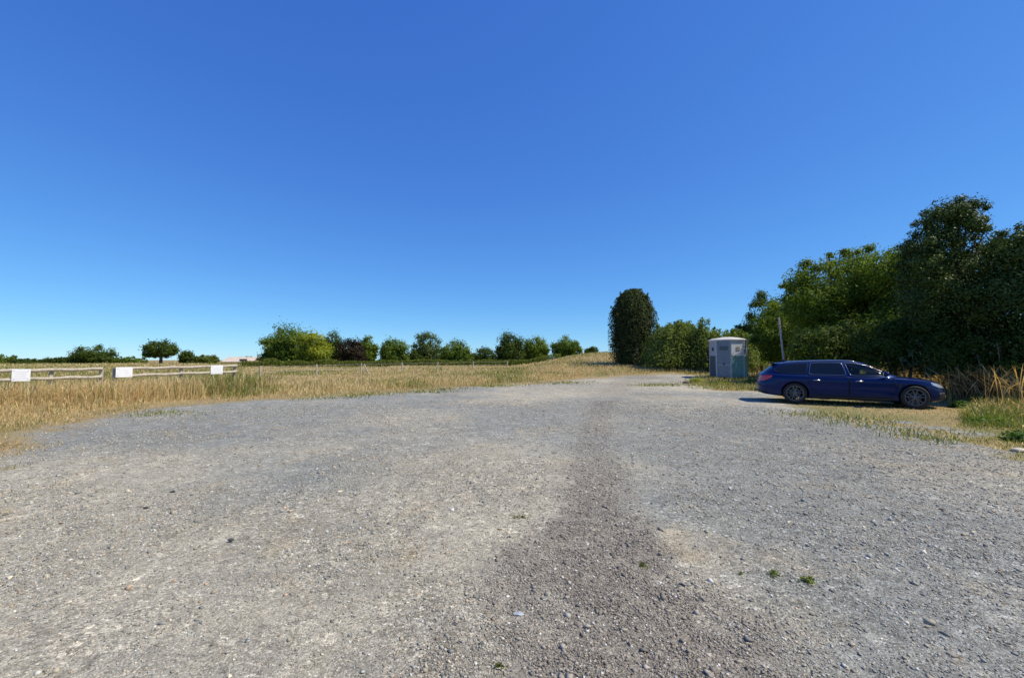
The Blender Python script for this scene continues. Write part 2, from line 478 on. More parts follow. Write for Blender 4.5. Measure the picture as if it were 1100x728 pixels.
# left bank and the wide dry meadow
def fpt(px, d): return (xat(px, d * DS), d * DS)
def dseg(x, y, A, B):          # distance to a line a little in front of the fence
    off = 0.75
    L = math.hypot(B[0] - A[0], B[1] - A[1]); nx_, ny_ = (B[1] - A[1]) / L, -(B[0] - A[0]) / L
    ax, ay, bx, by = A[0] + nx_ * off, A[1] + ny_ * off, B[0] + nx_ * off, B[1] + ny_ * off
    t = np.clip(((x - ax) * (bx - ax) + (y - ay) * (by - ay)) / L ** 2, -.1, 1.1)
    return np.hypot(x - ax - t * (bx - ax), y - ay - t * (by - ay))
def meadow():
    x, y = sector(520000, -700, 745, 5.0, 66, 0.8)
    s = yard(x, y)
    px = x / y * F + CX
    keep = (s < 0.1) & (RS.rand(len(x)) < np.where(px < 240, sstep(-0.3, -3.4, s), sstep(0.3, -2.4, s)) * 0.94 + 0.06) & ~((px > 560) & (y > 60))
    fieldz = (px < 262) & (s < -6.5)
    keep &= ~(fieldz & (RS.rand(len(x)) < 0.45))
    x, y, s, px = x[keep], y[keep], s[keep], px[keep]; n = len(x)
    h = (0.07 + 0.47 * sstep(0.0, np.where(px < 230, -4.4, -2.4), s)) * (0.55 + 0.6 * fbm(x * 0.7, y * 0.7, 71)) * (0.7 + 0.6 * RS.rand(n))
    left = sstep(330, 150, px)
    h *= 1 + 0.15 * left
    gf = sstep(0.47, 0.66, fbm(x * 0.28, y * 0.28, 81)) * 0.6 + 0.09
    gf = np.where((px < 262) & (s < -5.0), 0.55, gf)
    gf = np.where((s > -1.0), gf + 0.22, gf)
    gf = np.where((px > 640) , np.clip(0.25 + sstep(-3.2, -0.3, s) * 0.6, 0, 0.8), gf)
    h = np.where((px > 630), h * 0.75, h)
    h = np.where((s < -7) & (px < 420), h * 0.7, h)
    w = (0.005 + 0.00058 * y) * (0.7 + 0.6 * RS.rand(n))
    h = h * 0.76
    fl = (x + 12.4 * 1.0) * 0 + np.minimum(dseg(x, y, fpt(-75, 13.2), fpt(111, 16.2)), dseg(x, y, fpt(126, 16.6), fpt(254, 20.6)))
    h = np.where(fl < 0.9, np.maximum(h, (0.72 + 0.26 * RS.rand(n)) * np.where(fl < 0.9, 1, 0)), h)
    blades('dry_meadow_grass', x, y, h, w, blend(n, np.clip(gf, 0, 1)), 'tall dry straw coloured grass of the meadow left of the yard', 'grass', 0.4, 0.35)
meadow()

def fringe():
    x, y = sector(150000, -300, 640, 4.0, 30, 0.9)
    s = yard(x, y); px = x / y * F + CX
    pat = fbm(x * 0.9, y * 0.9, 131)
    keep = (s < 1.3) & (s > -3.2) & (RS.rand(len(x)) < sstep(1.3, -1.2, s) * sstep(.36, .56, pat))
    x, y, s = x[keep], y[keep], s[keep]; n = len(x)
    h = (0.025 + 0.07 * RS.rand(n)) * (1 + .6 * sstep(0, -2.5, s)); w = (0.006 + 0.0007 * y) * (0.7 + .6 * RS.rand(n))
    c = blend(n, 0.18) * np.array([.9, .84, .8])
    blades('trodden_turf', x, y, h, w, c, 'short trodden dry turf fringing the left edge of the gravel', 'grass', 0.8)
fringe()

def far_field():
    x, y = sector(60000, -200, 700, 60, 112, 1.0)
    px = x / y * F + CX
    k = ~((px > 560) & (y > 80)); x, y, px = x[k], y[k], px[k]
    n = len(x); h = (0.3 + 0.25 * RS.rand(n)); w = 0.05 + 0.03 * RS.rand(n)
    gf = np.clip(0.25 + 0.6 * sstep(0.4, 0.6, fbm(x * 0.06, y * 0.06, 91)), 0, 1)
    blades('field_grass', x, y, h, w, blend(n, gf), 'pale green and straw grass of the far field below the trees', 'grass', 0.4, 0.2)
far_field()

def verge():
    # around the kiosk, beside the lane, around and in front of the car, right-hand verge
    x, y = sector(330000, 735, 1620, 3.0, 48, 0.9)
    s = yard(x, y); px = x / y * F + CX
    keep = (s < 0.45) & (RS.rand(len(x)) < np.clip(0.06 + sstep(0.4, -1.0, s), 0, 1)) & (x / y < 2.4)
    x, y, s, px = x[keep], y[keep], s[keep], px[keep]
    # thin, short, trodden turf in front of and under the car
    car = (px > 790) & (px + 60 * (fbm(x * .8, y * .8, 88) - .5) < 1040) & (s > -5.2) & (y < 17.5)
    keep = ~(car & (RS.rand(len(x)) < 0.55)); x, y, s, px, car = x[keep], y[keep], s[keep], px[keep], car[keep]
    n = len(x)
    h = (0.07 + 0.30 * sstep(-0.4, -3.0, s)) * (0.5 + 0.7 * fbm(x * 0.9, y * 0.9, 72)) * (0.7 + 0.6 * RS.rand(n))
    h = np.where(car, np.minimum(h, 0.03 + 0.05 * RS.rand(n)), h)
    kio = (px > 735) & (px < 815) & (y > 20) & (y < 34)
    h = np.where(kio, 0.08 + 0.2 * RS.rand(n), h)
    gf = 0.35 + 0.5 * sstep(0.42, 0.6, fbm(x * 0.5, y * 0.5, 85))
    gf = np.where(px > 990, np.clip(gf + .25, 0, .9), gf); gf = np.where(car, 0.52, gf); gf = np.where(kio, 0.72, gf)
    w = (0.006 + 0.0006 * y) * (0.7 + 0.6 * RS.rand(n))
    blades('verge_grass', x, y, h, w, blend(n, gf), 'mixed green and dry grass of the verge by the car and hedge', 'grass', 0.5, 0.2)
verge()

def low_tufts():
    # low green tussocks creeping onto the gravel along the far edge
    xs, ys, cs = [], [], []
    spots = [(335, 428.5), (352, 427.5), (366, 427), (385, 424.5), (402, 423.5), (450, 421.5), (463, 420.5), (478, 418), (520, 415.2), (531, 414.6), (545, 414), (598, 411.6), (610, 411),
             (706, 413.5), (716, 413.2), (700, 414), (175, 443), (185, 444.5), (155, 446), (890, 447), (905, 452), (870, 445), (935, 457), (1000, 470), (1010, 473), (750, 411), (756, 414), (770, 417), (790, 418), (806, 417.5), (925, 451), (985, 464)]
    for px, py in spots:
        p = at(px, py); k = 170
        sp = 0.16 + 0.012 * p[1]
        xs.append(p[0] + RS.randn(k) * sp * 1.6); ys.append(p[1] + RS.randn(k) * sp)
    x = np.concatenate(xs); y = np.concatenate(ys); n = len(x)
    h = (0.03 + 0.055 * RS.rand(n)) * np.where(x / y * F + CX > 375, 1.7, 1.0); w = (0.012 + 0.0009 * y)
    blades('low_green_tufts', x, y, h, w, blend(n, 0.72), 'low green tussocks creeping along the edge of the gravel', 'grass', 0.6)
low_tufts()

def dead_weeds():
    x, y = [], []
    spots = [(1046, 434, 110, .22), (1041, 431, 100, .25), (1052, 430, 80, .25), (1075, 424, 40, .5), (1092, 420, 40, .5), (990, 412, 60, .5), (1005, 411, 60, .5), (975, 411, 40, .5),
             (1120, 424, 60, .7), (1025, 416, 50, .4), (1060, 416, 60, .5), (820, 405, 70, .5), (812, 404, 50, .4)]
    for px, py, k, sp in spots:
        p = at(px, py); x.append(p[0] + RS.randn(k) * sp); y.append(p[1] + RS.randn(k) * sp)
    x = np.concatenate(x); y = np.concatenate(y); n = len(x)
    h = 0.6 + 0.6 * RS.rand(n); h = np.where(y > 22, h * 0.9, h)
    blades('dead_dock_stalks', x, y, h, 0.016 + 0.02 * RS.rand(n), pick(RUST, n), 'rust brown dead weed stalks standing before the hedge', 'weeds', 0.4, 0.75)
    x, y = [], []
    for px, py, k, sp in [(1060, 428, 500, .7), (1085, 430, 600, .8), (1110, 434, 500, .8), (1140, 436, 400, 1.), (1000, 414, 420, .8), (1035, 420, 400, .6), (980, 412, 360, .7)]:
        p = at(px, py); x.append(p[0] + RS.randn(k) * sp); y.append(p[1] + RS.randn(k) * sp)
    x = np.concatenate(x); y = np.concatenate(y); n = len(x)
    h = 0.65 + 0.85 * RS.rand(n)
    blades('tall_straw_stems', x, y, h, 0.011 + 0.01 * RS.rand(n), pick(STRAW, n) * np.array([1.05, .92, .68]), 'tall pale straw stems in front of the dark hedge', 'grass', 0.85, 0.45)
dead_weeds()

# ------------------------------------------------------------------ leaves and trees
def leaf_faces(C, nrm, size, col, aspect=0.55):
    n = len(C)
    r = RS.randn(n, 3)
    u = np.cross(nrm, r); u /= np.linalg.norm(u, axis=1, keepdims=True) + 1e-9
    v = np.cross(nrm, u); v /= np.linalg.norm(v, axis=1, keepdims=True) + 1e-9
    s = size[:, None]
    V4 = np.stack([C - u * s * .5, C + v * s * aspect * .5 - u * s * .05, C + u * s * .5, C - v * s * aspect * .5 - u * s * .05], 1)
    V4[:, 0] -= 0.12 * nrm * s; V4[:, 2] -= 0.12 * nrm * s
    return V4.reshape(-1, 3), np.arange(n * 4).reshape(n, 4), col

PAL = {
 'dark':   np.array([[0.030, 0.050, 0.016], [0.040, 0.062, 0.020], [0.052, 0.078, 0.022]]),
 'mid':    np.array([[0.050, 0.085, 0.020], [0.065, 0.105, 0.025], [0.085, 0.12, 0.03]]),
 'yellow': np.array([[0.105, 0.125, 0.020], [0.13, 0.145, 0.022], [0.085, 0.11, 0.022]]),
 'lime':   np.array([[0.075, 0.115, 0.022], [0.10, 0.135, 0.026], [0.06, 0.095, 0.022]]),
 'purple': np.array([[0.032, 0.024, 0.026], [0.040, 0.031, 0.030], [0.028, 0.027, 0.026]]),
 'grey':   np.array([[0.060, 0.085, 0.045], [0.080, 0.105, 0.055], [0.050, 0.075, 0.040]]),
 'conifer': np.array([[0.030, 0.045, 0.022], [0.040, 0.058, 0.028], [0.055, 0.066, 0.035]]),
 'holly':  np.array([[0.028, 0.050, 0.018], [0.040, 0.066, 0.022], [0.055, 0.080, 0.028]]),
 'willow': np.array([[0.085, 0.115, 0.045], [0.11, 0.135, 0.055], [0.065, 0.095, 0.038]]),
 'hedge':  np.array([[0.055, 0.075, 0.022], [0.08, 0.09, 0.03], [0.045, 0.065, 0.02]]),
}

for k_ in PAL: PAL[k_] = np.array([1.05, 1, .62]) * PAL[k_] * {'dark': 1.55, 'mid': 1.6, 'yellow': 2.2, 'lime': 1.55, 'grey': 1.6, 'willow': 1.9, 'hedge': 1.9, 'purple': 1.2, 'conifer': 1.4, 'holly': 1.5}[k_]

def crown_pts(ells, n, clump=0.3, ncl=40, core=0.25, rlo=0.55, rsp=0.5):
    C, Nn = [], []
    tot = sum(e[3] * e[4] * e[5] for e in ells) ; cl = []
    w = np.array([(e[3] * e[4] * e[5]) ** 0.67 for e in ells]); w /= w.sum()
    for e, wi in zip(ells, w):
        c = np.array(e[:3]); r = np.array(e[3:6])
        k = max(6, int(ncl * wi))
        dirs = RS.randn(k, 3); dirs /= np.linalg.norm(dirs, axis=1, keepdims=True)
        rad = rlo + rsp * RS.rand(k) ** 0.6
        cc = c + dirs * r * rad[:, None]
        rc = clump * r.min() * (0.7 + 0.65 * RS.rand(k))
        m = int(n * wi * (1 - core)); j = RS.choice(k, m, p=rc ** 2 / (rc ** 2).sum())
        d = RS.randn(m, 3); d /= np.linalg.norm(d, axis=1, keepdims=True); d[:, 2] += 0.25
        rr = RS.rand(m) ** 0.5 * np.where(RS.rand(m) < .18, 1 + .8 * RS.rand(m), 1.0)
        C.append(cc[j] + d * (rc[j] * rr)[:, None] * np.array([1, 1, 0.8])); Nn.append(d + dirs[j] * 0.5 + RS.randn(m, 3) * 0.45)
        q = int(n * wi * core)
        d = RS.randn(q, 3); d /= np.linalg.norm(d, axis=1, keepdims=True)
        C.append(c + d * r * (0.85 * RS.rand(q) ** 0.4)[:, None]); Nn.append(d + RS.randn(q, 3) * 0.6)
        cl.append(cc)
    C = np.vstack(C); Nn = np.vstack(Nn); Nn /= np.linalg.norm(Nn, axis=1, keepdims=True) + 1e-9
    return C, Nn, np.vstack(cl)

def make_tree(name, label, cat, base, ells, n, size, pal, trunk=0.15, ncl=40, clump=0.32, core=0.25, group=None, mat=None, zmin=0.05, limbs=6, aspect=0.55, fork=None, stems=1, rlo=.52, rsp=.36):
    root = empty(name, base)
    tag(root, label, cat, group)
    C, Nn, cl = crown_pts(ells, n, clump, ncl, core, rlo, rsp)
    k = C[:, 2] > zmin; C, Nn = C[k], Nn[k]
    m = len(C)
    pc = PAL[pal]
    # clumps of new growth differ in leaf colour
    sel = np.clip((np.sin(C[:, 0] * 1.7 + 3.1) + np.sin(C[:, 1] * 2.1 + C[:, 2] * 1.9)) * 0.25 + 0.5 + RS.randn(m) * 0.25, 0, 0.999)
    col = pc[(sel * len(pc)).astype(int)] * (0.75 + 0.5 * RS.rand(m))[:, None]
    s = size * (0.6 + 0.8 * RS.rand(m))
    Vv, Ff, cc = leaf_faces(C, Nn, s, col, aspect)
    link('crown', np_mesh('crown', Vv, Ff, cc), mat or M_LEAF, root)
    bm = bmesh.new()
    zc = min(e[2] for e in ells); zt = max(e[2] + e[5] * 0.3 for e in ells)
    for s_ in range(stems):
        ox, oy = ((RS.rand(2) - 0.5) * (0.0 if stems == 1 else ells[0][3] * 0.8))
        top = Vector((ells[0][0] * 0.5 + ox, ells[0][1] * 0.5 + oy, zt))
        pts = [Vector((ox * 0.6, oy * 0.6, -0.15)), Vector((ox * 0.7, oy * 0.7, 0.2)), Vector((ox * .85 + 0.05, oy * .85, zc * 0.5 + 0.2)), top * 0.5 + Vector((ox * .3, oy * .3, zc * 0.3)), top]
        add_tube(bm, pts, [trunk * 1.5, trunk * 1.1, trunk * .9, trunk * .6, trunk * .15], 8)
        for i in range(limbs):
            t = cl[RS.randint(0, len(cl))]
            st = pts[2] if fork is None else Vector((ox, oy, fork))
            st = st.lerp(top, 0.5 * random.random())
            e = Vector(t); mdl = st.lerp(e, 0.5) + Vector((0, 0, -0.08 * (e - st).length))
            add_tube(bm, [st, mdl, e], [trunk * .5, trunk * .32, trunk * .1], 6)
    bm_obj('trunk', bm, M_BARK, root, smooth=True)
    return root

FAR = 'trees and bushes along the far edge of the field'
def far_tree(name, label, px0, px1, ytop, depth, pal, n=3200, size=0.29, bare=0.18, flat=False, lumps=3, cat='tree', group=FAR, ybase=None, clump=0.42, core=0.25, trunk=None):
    depth *= DS
    xc = xat((px0 + px1) / 2, depth); zb = float(g(xc, depth))
    w = (px1 - px0) * depth / F; zt = zat(ytop, depth); h = zt - zb
    rz = h * (1 - bare) / 2 * (0.95)
    ells = []
    cz = h - rz * 1.02
    if flat:
        ells.append((0, 0, h - rz * 0.75, w * 0.46, w * 0.4, rz * 0.72))
    else:
        ells.append((0, 0, cz, w * 0.44, w * 0.4, rz * .98))
    for i in range(lumps):
        a = (i + RS.rand() * 0.7) / lumps * 6.283
        ells.append((math.cos(a) * w * 0.25, math.sin(a) * w * 0.2, cz - rz * (0.1 + 0.35 * RS.rand()), w * 0.25, w * 0.24, rz * 0.62))
    if bare < .15:                               # leafy to the ground
        ells.append((0, 0, h * .22, w * .44, w * .36, h * .26)); ells.append((w * .2, -.2, h * .2, w * .26, w * .3, h * .24)); ells.append((-w * .2, 0, h * .25, w * .26, w * .3, h * .26))
    return make_tree(name, label, cat, (xc, depth, zb), ells, int(n * 3.6), size, pal, rlo=.6, rsp=.34, trunk=trunk or max(0.12, 0.028 * h), ncl=110, clump=clump, core=core, group=group, zmin=0.1)

# --- left horizon
far_tree('hedgerow_bush', 'dark low hedgerow bush at the far left edge of the picture', -40, 12, 378.5, 88, 'mid', 3200, bare=0, cat='bush')
far_tree('hedgerow_bush', 'long low dark bush showing over the left fence board', 8, 52, 384.6, 90, 'dark', 2600, bare=0, cat='bush')
far_tree('hedgerow_bush', 'low bluish bush just left of the dome-shaped tree', 48, 80, 383.2, 92, 'dark', 2200, bare=0, cat='bush')
far_tree('dome_tree', 'dark dome-shaped tree above the gap side of the left fence', 72, 126, 370, 92, 'dark', 4200, bare=0.05)
far_tree('hedgerow_bush', 'low bush trailing right of the dome-shaped tree', 118, 158, 382.5, 96, 'mid', 2200, bare=0, cat='bush')
far_tree('parasol_tree', 'spreading parasol-shaped tree with a bare trunk above the fence', 155, 192, 365.5, 84, 'dark', 3000, bare=0.26, lumps=5, trunk=0.26, core=0.2)
far_tree('round_tree', 'small dark round tree right of the parasol-shaped tree', 193, 210, 376, 88, 'dark', 1800, bare=0.1)
far_tree('hedgerow_bush', 'low brownish bush left of the pink-roofed barn', 207, 236, 380.5, 92, 'hedge', 2200, bare=0, cat='bush')
far_tree('hedgerow_bush', 'low dark bush right behind the pink-roofed barn', 252, 284, 383.0, 112, 'dark', 1600, bare=0, cat='bush')
# --- middle copse
far_tree('copse_tree', 'big dark green tree at the left end of the copse', 279, 334, 350.5, 74, 'mid', 6000, bare=0.05, lumps=4)
far_tree('copse_tree', 'bright yellow-green tree in front of the dark copse', 317, 358, 355, 69, 'yellow', 5200, bare=0.03, lumps=4)
far_tree('copse_tree', 'narrow dark tree peeping up behind the yellow-green one', 344, 372, 354, 84, 'dark', 2600, bare=0.1)
far_tree('copper_tree', 'dark purple-leaved tree in the middle of the copse', 362, 394, 364, 74, 'purple', 3600, bare=0.0)
far_tree('copse_tree', 'light green tree behind the purple-leaved tree', 384, 406, 359.5, 82, 'lime', 3000, bare=0.06)
far_tree('round_tree', 'round-headed green tree with sky showing below its left side', 405, 440, 361.5, 80, 'mid', 3600, bare=0.14)
far_tree('hedgerow_bush', 'low dark bush between the round-headed tree and the airy tree', 428, 462, 375.5, 82, 'dark', 2200, bare=0, cat='bush')
far_tree('airy_tree', 'tall airy grey-green tree with light showing through it', 442, 477, 355, 84, 'grey', 2800, bare=0.06, core=0.15, clump=0.30)
far_tree('round_tree', 'low round green tree right of the airy one', 469, 509, 366.5, 80, 'mid', 3200, bare=0.05)
far_tree('hedgerow_bush', 'small dark bush in the dip between two round trees', 503, 536, 373.5, 84, 'dark', 1900, bare=0, cat='bush')
far_tree('round_tree', 'tall dark rounded tree of the joined pair', 531, 566, 356.8, 78, 'dark', 4000, bare=0.05)
far_tree('round_tree', 'paler green tree leaning on the dark rounded one', 558, 590, 361, 80, 'lime', 3400, bare=0.05)
far_tree('spreading_tree', 'wide low-domed tree standing alone with gaps under its crown', 590, 627, 361, 82, 'mid', 3600, bare=0.07, flat=False, lumps=3)
far_tree('hedgerow_bush', 'small dark bush right of the wide low-domed tree', 627, 645, 372.5, 92, 'dark', 1400, bare=0, cat='bush')

# --- hedge across the middle of the field
def hedge():
    hd = 66.0 * DS; a = np.array([xat(262, hd), hd]); b = np.array([xat(602, hd), hd])
    root = empty('field_hedge', (a[0], a[1], 0)); tag(root, 'long low clipped hedge running across the field below the trees', 'hedge')
    n = 16000; t = RS.rand(n); d = RS.randn(n, 3)
    x = a[0] + (b[0] - a[0]) * t; y = a[1] + RS.randn(n) * 0.5
    hh = 0.55 + 0.75 * fbm(x * 0.5, x * 0 + 3, 33)
    z = g(x, y) + hh * RS.rand(n) ** 0.7 * 1.15
    C = np.stack([x - a[0], y - a[1], z], 1); Nn = d + np.array([0, -0.4, 0.7]); Nn /= np.linalg.norm(Nn, axis=1, keepdims=True)
    col = PAL['hedge'][RS.randint(0, 3, n)] * (0.7 + 0.6 * RS.rand(n))[:, None]
    Vv, Ff, cc = leaf_faces(C, Nn, 0.2 * (0.6 + 0.8 * RS.rand(n)), col)
    link('foliage', np_mesh('foliage', Vv, Ff, cc), M_LEAF, root)
hedge()

# --- conifer
def conifer():
    dpt = 44.0 * DS; xc = xat(680, dpt); zb = float(g(xc, dpt)); h = zat(311, dpt) - zb
    root = empty('conifer', (xc, dpt, zb)); tag(root, 'tall dense dark conifer with a rounded top standing alone', 'tree')
    C, Nn, A_ = [], [], []
    for i in range(80):
        a = RS.rand() * 6.283; rr = 1.62 * RS.rand() ** .55; hh = h * (1.0 - 0.34 * (rr / 1.75) ** 2.6 + 0.012 * RS.randn()); hh = min(hh, h * 1.02)
        bx, by = math.cos(a) * rr, math.sin(a) * rr; wd = .60 + .2 * RS.rand(); m = 820
        t = RS.rand(m) ** .8; pr_ = np.interp(t, [0, .1, .4, .75, .92, 1], [.9, 1.05, 1.1, 1.0, .75, .25]) * wd
        fa = RS.rand(m) * 6.283; q = RS.rand(m) ** .4
        flare = 1 + .10 * t
        C.append(np.stack([bx * flare + np.cos(fa) * pr_ * q, by * flare + np.sin(fa) * pr_ * q, t * hh + .03], 1))
        Nn.append(np.stack([np.cos(fa) + np.cos(a) * .6, np.sin(fa) + np.sin(a) * .6, .2 + .5 * RS.rand(m)], 1) + RS.randn(m, 3) * .45)
        for _ in range(2):                          # stray sprays
            t0 = .25 + .7 * RS.rand(); f0 = a + RS.randn() * .7; m2 = 34; e = wd * (.9 + .35 * RS.rand())
            u = RS.rand(m2)
            C.append(np.stack([bx + np.cos(f0) * e * (.5 + .6 * u), by + np.sin(f0) * e * (.5 + .6 * u), t0 * hh + .35 * u], 1) + RS.randn(m2, 3) * .06); Nn.append(RS.randn(m2, 3) * .6 + [math.cos(f0), math.sin(f0), .4])
    C = np.vstack(C); Nn = np.vstack(Nn); Nn /= np.linalg.norm(Nn, axis=1, keepdims=True); n = len(C)
    a = np.arctan2(C[:, 1], C[:, 0]); t = C[:, 2] / h
    col = PAL['conifer'][RS.randint(0, 3, n)] * (0.7 + 0.6 * RS.rand(n))[:, None]
    # paler, greyer foliage, more of it on the right and low down
    dd = fbm(a * 3, t * 5, 77) > (0.64 - 0.10 * np.cos(a) + .12 * t)
    col = np.where(dd[:, None], np.array([0.095, 0.095, 0.06]) * (0.7 + 0.6 * RS.rand(n))[:, None], col)
    Vv, Ff, cc = leaf_faces(C, Nn, 0.17 * (0.6 + 0.9 * RS.rand(n)), col, 0.4)
    link('crown', np_mesh('crown', Vv, Ff, cc), M_LEAF, root)
    bm = bmesh.new(); add_tube(bm, [(0, 0, -.2), (0, 0, h * .5), (0, 0, h * .97)], [.3, .2, .03], 8); bm_obj('trunk', bm, M_BARK, root, smooth=True)
conifer()

# --- willow thicket of upright shoots
def thicket(label, px0, px1, ytop, depth, pal, n, shoots):
    depth *= DS
    xc = xat((px0 + px1) / 2, depth); zb = float(g(xc, depth)); w = (px1 - px0) * depth / F; h = zat(ytop, depth) - zb
    root = empty('willow_thicket', (xc, depth, zb)); tag(root, label, 'bush')
    C, D = [], []
    bm = bmesh.new()
    for i in range(shoots):
        bx, by = (RS.rand() - .5) * w * .95, (RS.rand() - .5) * 3.0
        hh = h * (0.72 + 0.33 * RS.rand()) * (1 - 0.38 * abs(bx / w * 2) ** 2.4)
        tip = Vector((bx + RS.randn() * .35, by + RS.randn() * .3, hh))
        add_tube(bm, [(bx * .9, by * .8, -.1), (bx, by, hh * .5), tip], [.035, .022, .006], 5)
        m = n // shoots; t = 0.12 + 0.88 * RS.rand(m) ** 0.9
        r = (0.72 * (1.12 - t))
        d = RS.randn(m, 3)
        px_ = np.stack([bx + (tip.x - bx) * t, by + (tip.y - by) * t, hh * t], 1) + d * r[:, None] * np.array([1, 1, 0.5])
        C.append(px_); D.append(d + np.array([0, 0, .3]) + RS.randn(m, 3) * .4)
    C = np.vstack(C); D = np.vstack(D); D /= np.linalg.norm(D, axis=1, keepdims=True)
    k = C[:, 2] > .05; C, D = C[k], D[k]; m = len(C)
    col = PAL[pal][RS.randint(0, 3, m)] * (0.7 + 0.6 * RS.rand(m))[:, None]
    Vv, Ff, cc = leaf_faces(C, D, 0.17 * (0.6 + 0.8 * RS.rand(m)), col, 0.4)
    link('foliage', np_mesh('foliage', Vv, Ff, cc), M_LEAF, root)
    bm_obj('stem', bm, M_BARK, root)
thicket('thicket of pale upright willow shoots between conifer and kiosk', 700, 764, 345.0, 40, 'willow', 60000, 120)
thicket('lower green thicket rising behind the octagonal kiosk', 752, 806, 354, 38, 'willow', 34000, 70)
far_tree('slim_tree', 'slim young tree tip showing above the thicket left of the kiosk roof', 765, 771, 344, 46, 'conifer', 900, 0.13, bare=0.05, lumps=1, group=None, trunk=.05)

# --- right-hand hedge line
def big(name, label, px, depth, ells_px, n, size, pal, **kw):
    depth *= DS
    xc = xat(px, depth); zb = float(g(xc, depth)); s = depth / F
    ells = []
    for (ex, ey, rx, ry, dy, rd) in ells_px:      # photo x, photo y, radii in px, depth offset m, depth radius m
        d2 = depth + dy; k = d2 / F
        ells.append((xat(ex, d2) - xc, dy, zat(ey, d2) - zb, rx * k, rd, ry * k))
    return make_tree(name, label, kw.pop('cat', 'tree'), (xc, depth, zb), ells, n, size, pal, **kw)
HG = 'trees and bushes of the hedge line on the right'
big('bluish_tree', 'dark bluish tree at the far end of the right hedge line', 818, 40, [(822, 338, 20, 27, 0, 2.2), (808, 355, 14, 20, 0, 1.8), (838, 352, 22, 30, 0, 2.2), (825, 372, 28, 22, 0, 2.2)], 17000, .17, 'dark', trunk=.18, ncl=70, group=HG)
big('sallow_bush', 'yellow-green sallow bush behind the leaning pole', 842, 31, [(835, 352, 20, 20, 0, 1.8), (850, 342, 24, 26, 0.5, 2), (845, 372, 32, 24, 0, 2), (822, 368, 16, 22, 0, 1.5)], 22000, .14, 'lime', trunk=.1, ncl=90, stems=3, group=HG, cat='bush')
big('sallow_tree', 'broad yellow-green tree behind the blue car roof', 905, 25.5, [(900, 312, 44, 42, 0, 2.6), (872, 328, 30, 34, 0, 2.2), (935, 305, 36, 40, .5, 2.6), (890, 358, 44, 38, 0, 2.4), (930, 350, 40, 44, 0, 2.4), (862, 300, 18, 20, .6, 1.6), (915, 280, 28, 16, .8, 1.8)], 62000, .125, 'lime', trunk=.16, ncl=240, clump=.3, stems=3, limbs=9, group=HG)
big('sallow_tree', 'yellow-green tree rising behind the left shoulder of the glossy tree', 970, 23, [(962, 300, 34, 38, 0, 2.4), (985, 285, 24, 26, .4, 2), (965, 345, 40, 46, 0, 2.4), (995, 330, 30, 40, .5, 2.2)], 42000, .12, 'lime', trunk=.15, ncl=170, clump=.3, stems=2, group=HG)
big('holly_tree', 'tall dark glossy-leaved tree, the highest of the right hedge', 1030, 17.5, [(1030, 248, 28, 38, 0, 1.3), (1003, 268, 26, 36, 0, 1.3), (1052, 272, 20, 34, 0.3, 1.2), (1030, 310, 52, 40, 0, 1.9), (1075, 300, 40, 40, .4, 1.8), (1010, 330, 40, 46, 0, 1.7), (1055, 350, 55, 46, 0, 1.9), (992, 292, 18, 26, -.2, 1), (1085, 272, 22, 18, .2, 1), (1022, 230, 20, 24, 0, .9), (1044, 238, 18, 28, 0, .8), (1012, 246, 22, 26, .2, .9), (1036, 226, 12, 20, .1, .6)], 78000, .085, 'holly', trunk=.15, ncl=330, clump=.3, mat=M_HOLLY, limbs=14, group=HG)
big('holly_tree', 'dark glossy tree cut off by the right edge of the picture', 1120, 15.5, [(1110, 285, 36, 36, 0, 1.6), (1092, 262, 22, 20, 0, 1.1), (1140, 280, 44, 50, 0, 1.8), (1100, 330, 44, 48, 0, 1.7), (1150, 345, 60, 60, 0, 2)], 52000, .085, 'holly', trunk=.14, ncl=240, clump=.3, mat=M_HOLLY, group=HG)
big('sallow_bush', 'grey-green bush beyond the right edge of the picture, next in the hedge', 1230, 14.5, [(1225, 330, 60, 56, 0, 1.8), (1260, 350, 60, 50, .3, 1.8), (1205, 365, 56, 40, 0, 1.6)], 26000, .10, 'lime', trunk=.12, ncl=130, stems=2, group=HG, cat='bush')
big('sallow_bush', 'tall grey-green bush ending the hedge well right of the picture', 1340, 13.5, [(1335, 310, 70, 66, 0, 1.9), (1370, 350, 66, 52, .3, 1.8), (1310, 365, 60, 40, 0, 1.6)], 26000, .10, 'lime', trunk=.12, ncl=130, stems=2, group=HG, cat='bush')
# dense understorey
big('hedge_bush', 'dark bush low in the hedge right behind the car roof', 890, 21.5, [(885, 378, 46, 26, 0, 1.5), (915, 372, 40, 30, 0.3, 1.5)], 16000, .12, 'dark', trunk=.06, ncl=90, stems=3, group=HG, cat='bush')
big('hedge_bush', 'dark bush low in the hedge above the car bonnet', 965, 18.8, [(955, 372, 44, 32, 0.2, 1.4), (990, 368, 42, 36, 0, 1.5)], 20000, .10, 'dark', trunk=.06, ncl=100, stems=3, group=HG, cat='bush')
big('hedge_bush', 'dark bush under the tall glossy tree behind the rusty weeds', 1045, 17.0, [(1030, 380, 44, 36, 0, 1.3), (1075, 378, 46, 40, 0, 1.4)], 22000, .09, 'dark', trunk=.06, ncl=100, stems=3, group=HG, cat='bush')
big('hedge_bush', 'dark bush at the foot of the hedge by the right picture edge', 1130, 15.0, [(1115, 385, 40, 40, 0, 1.3), (1165, 382, 50, 50, 0, 1.5)], 20000, .09, 'dark', trunk=.06, ncl=100, stems=3, group=HG, cat='bush')

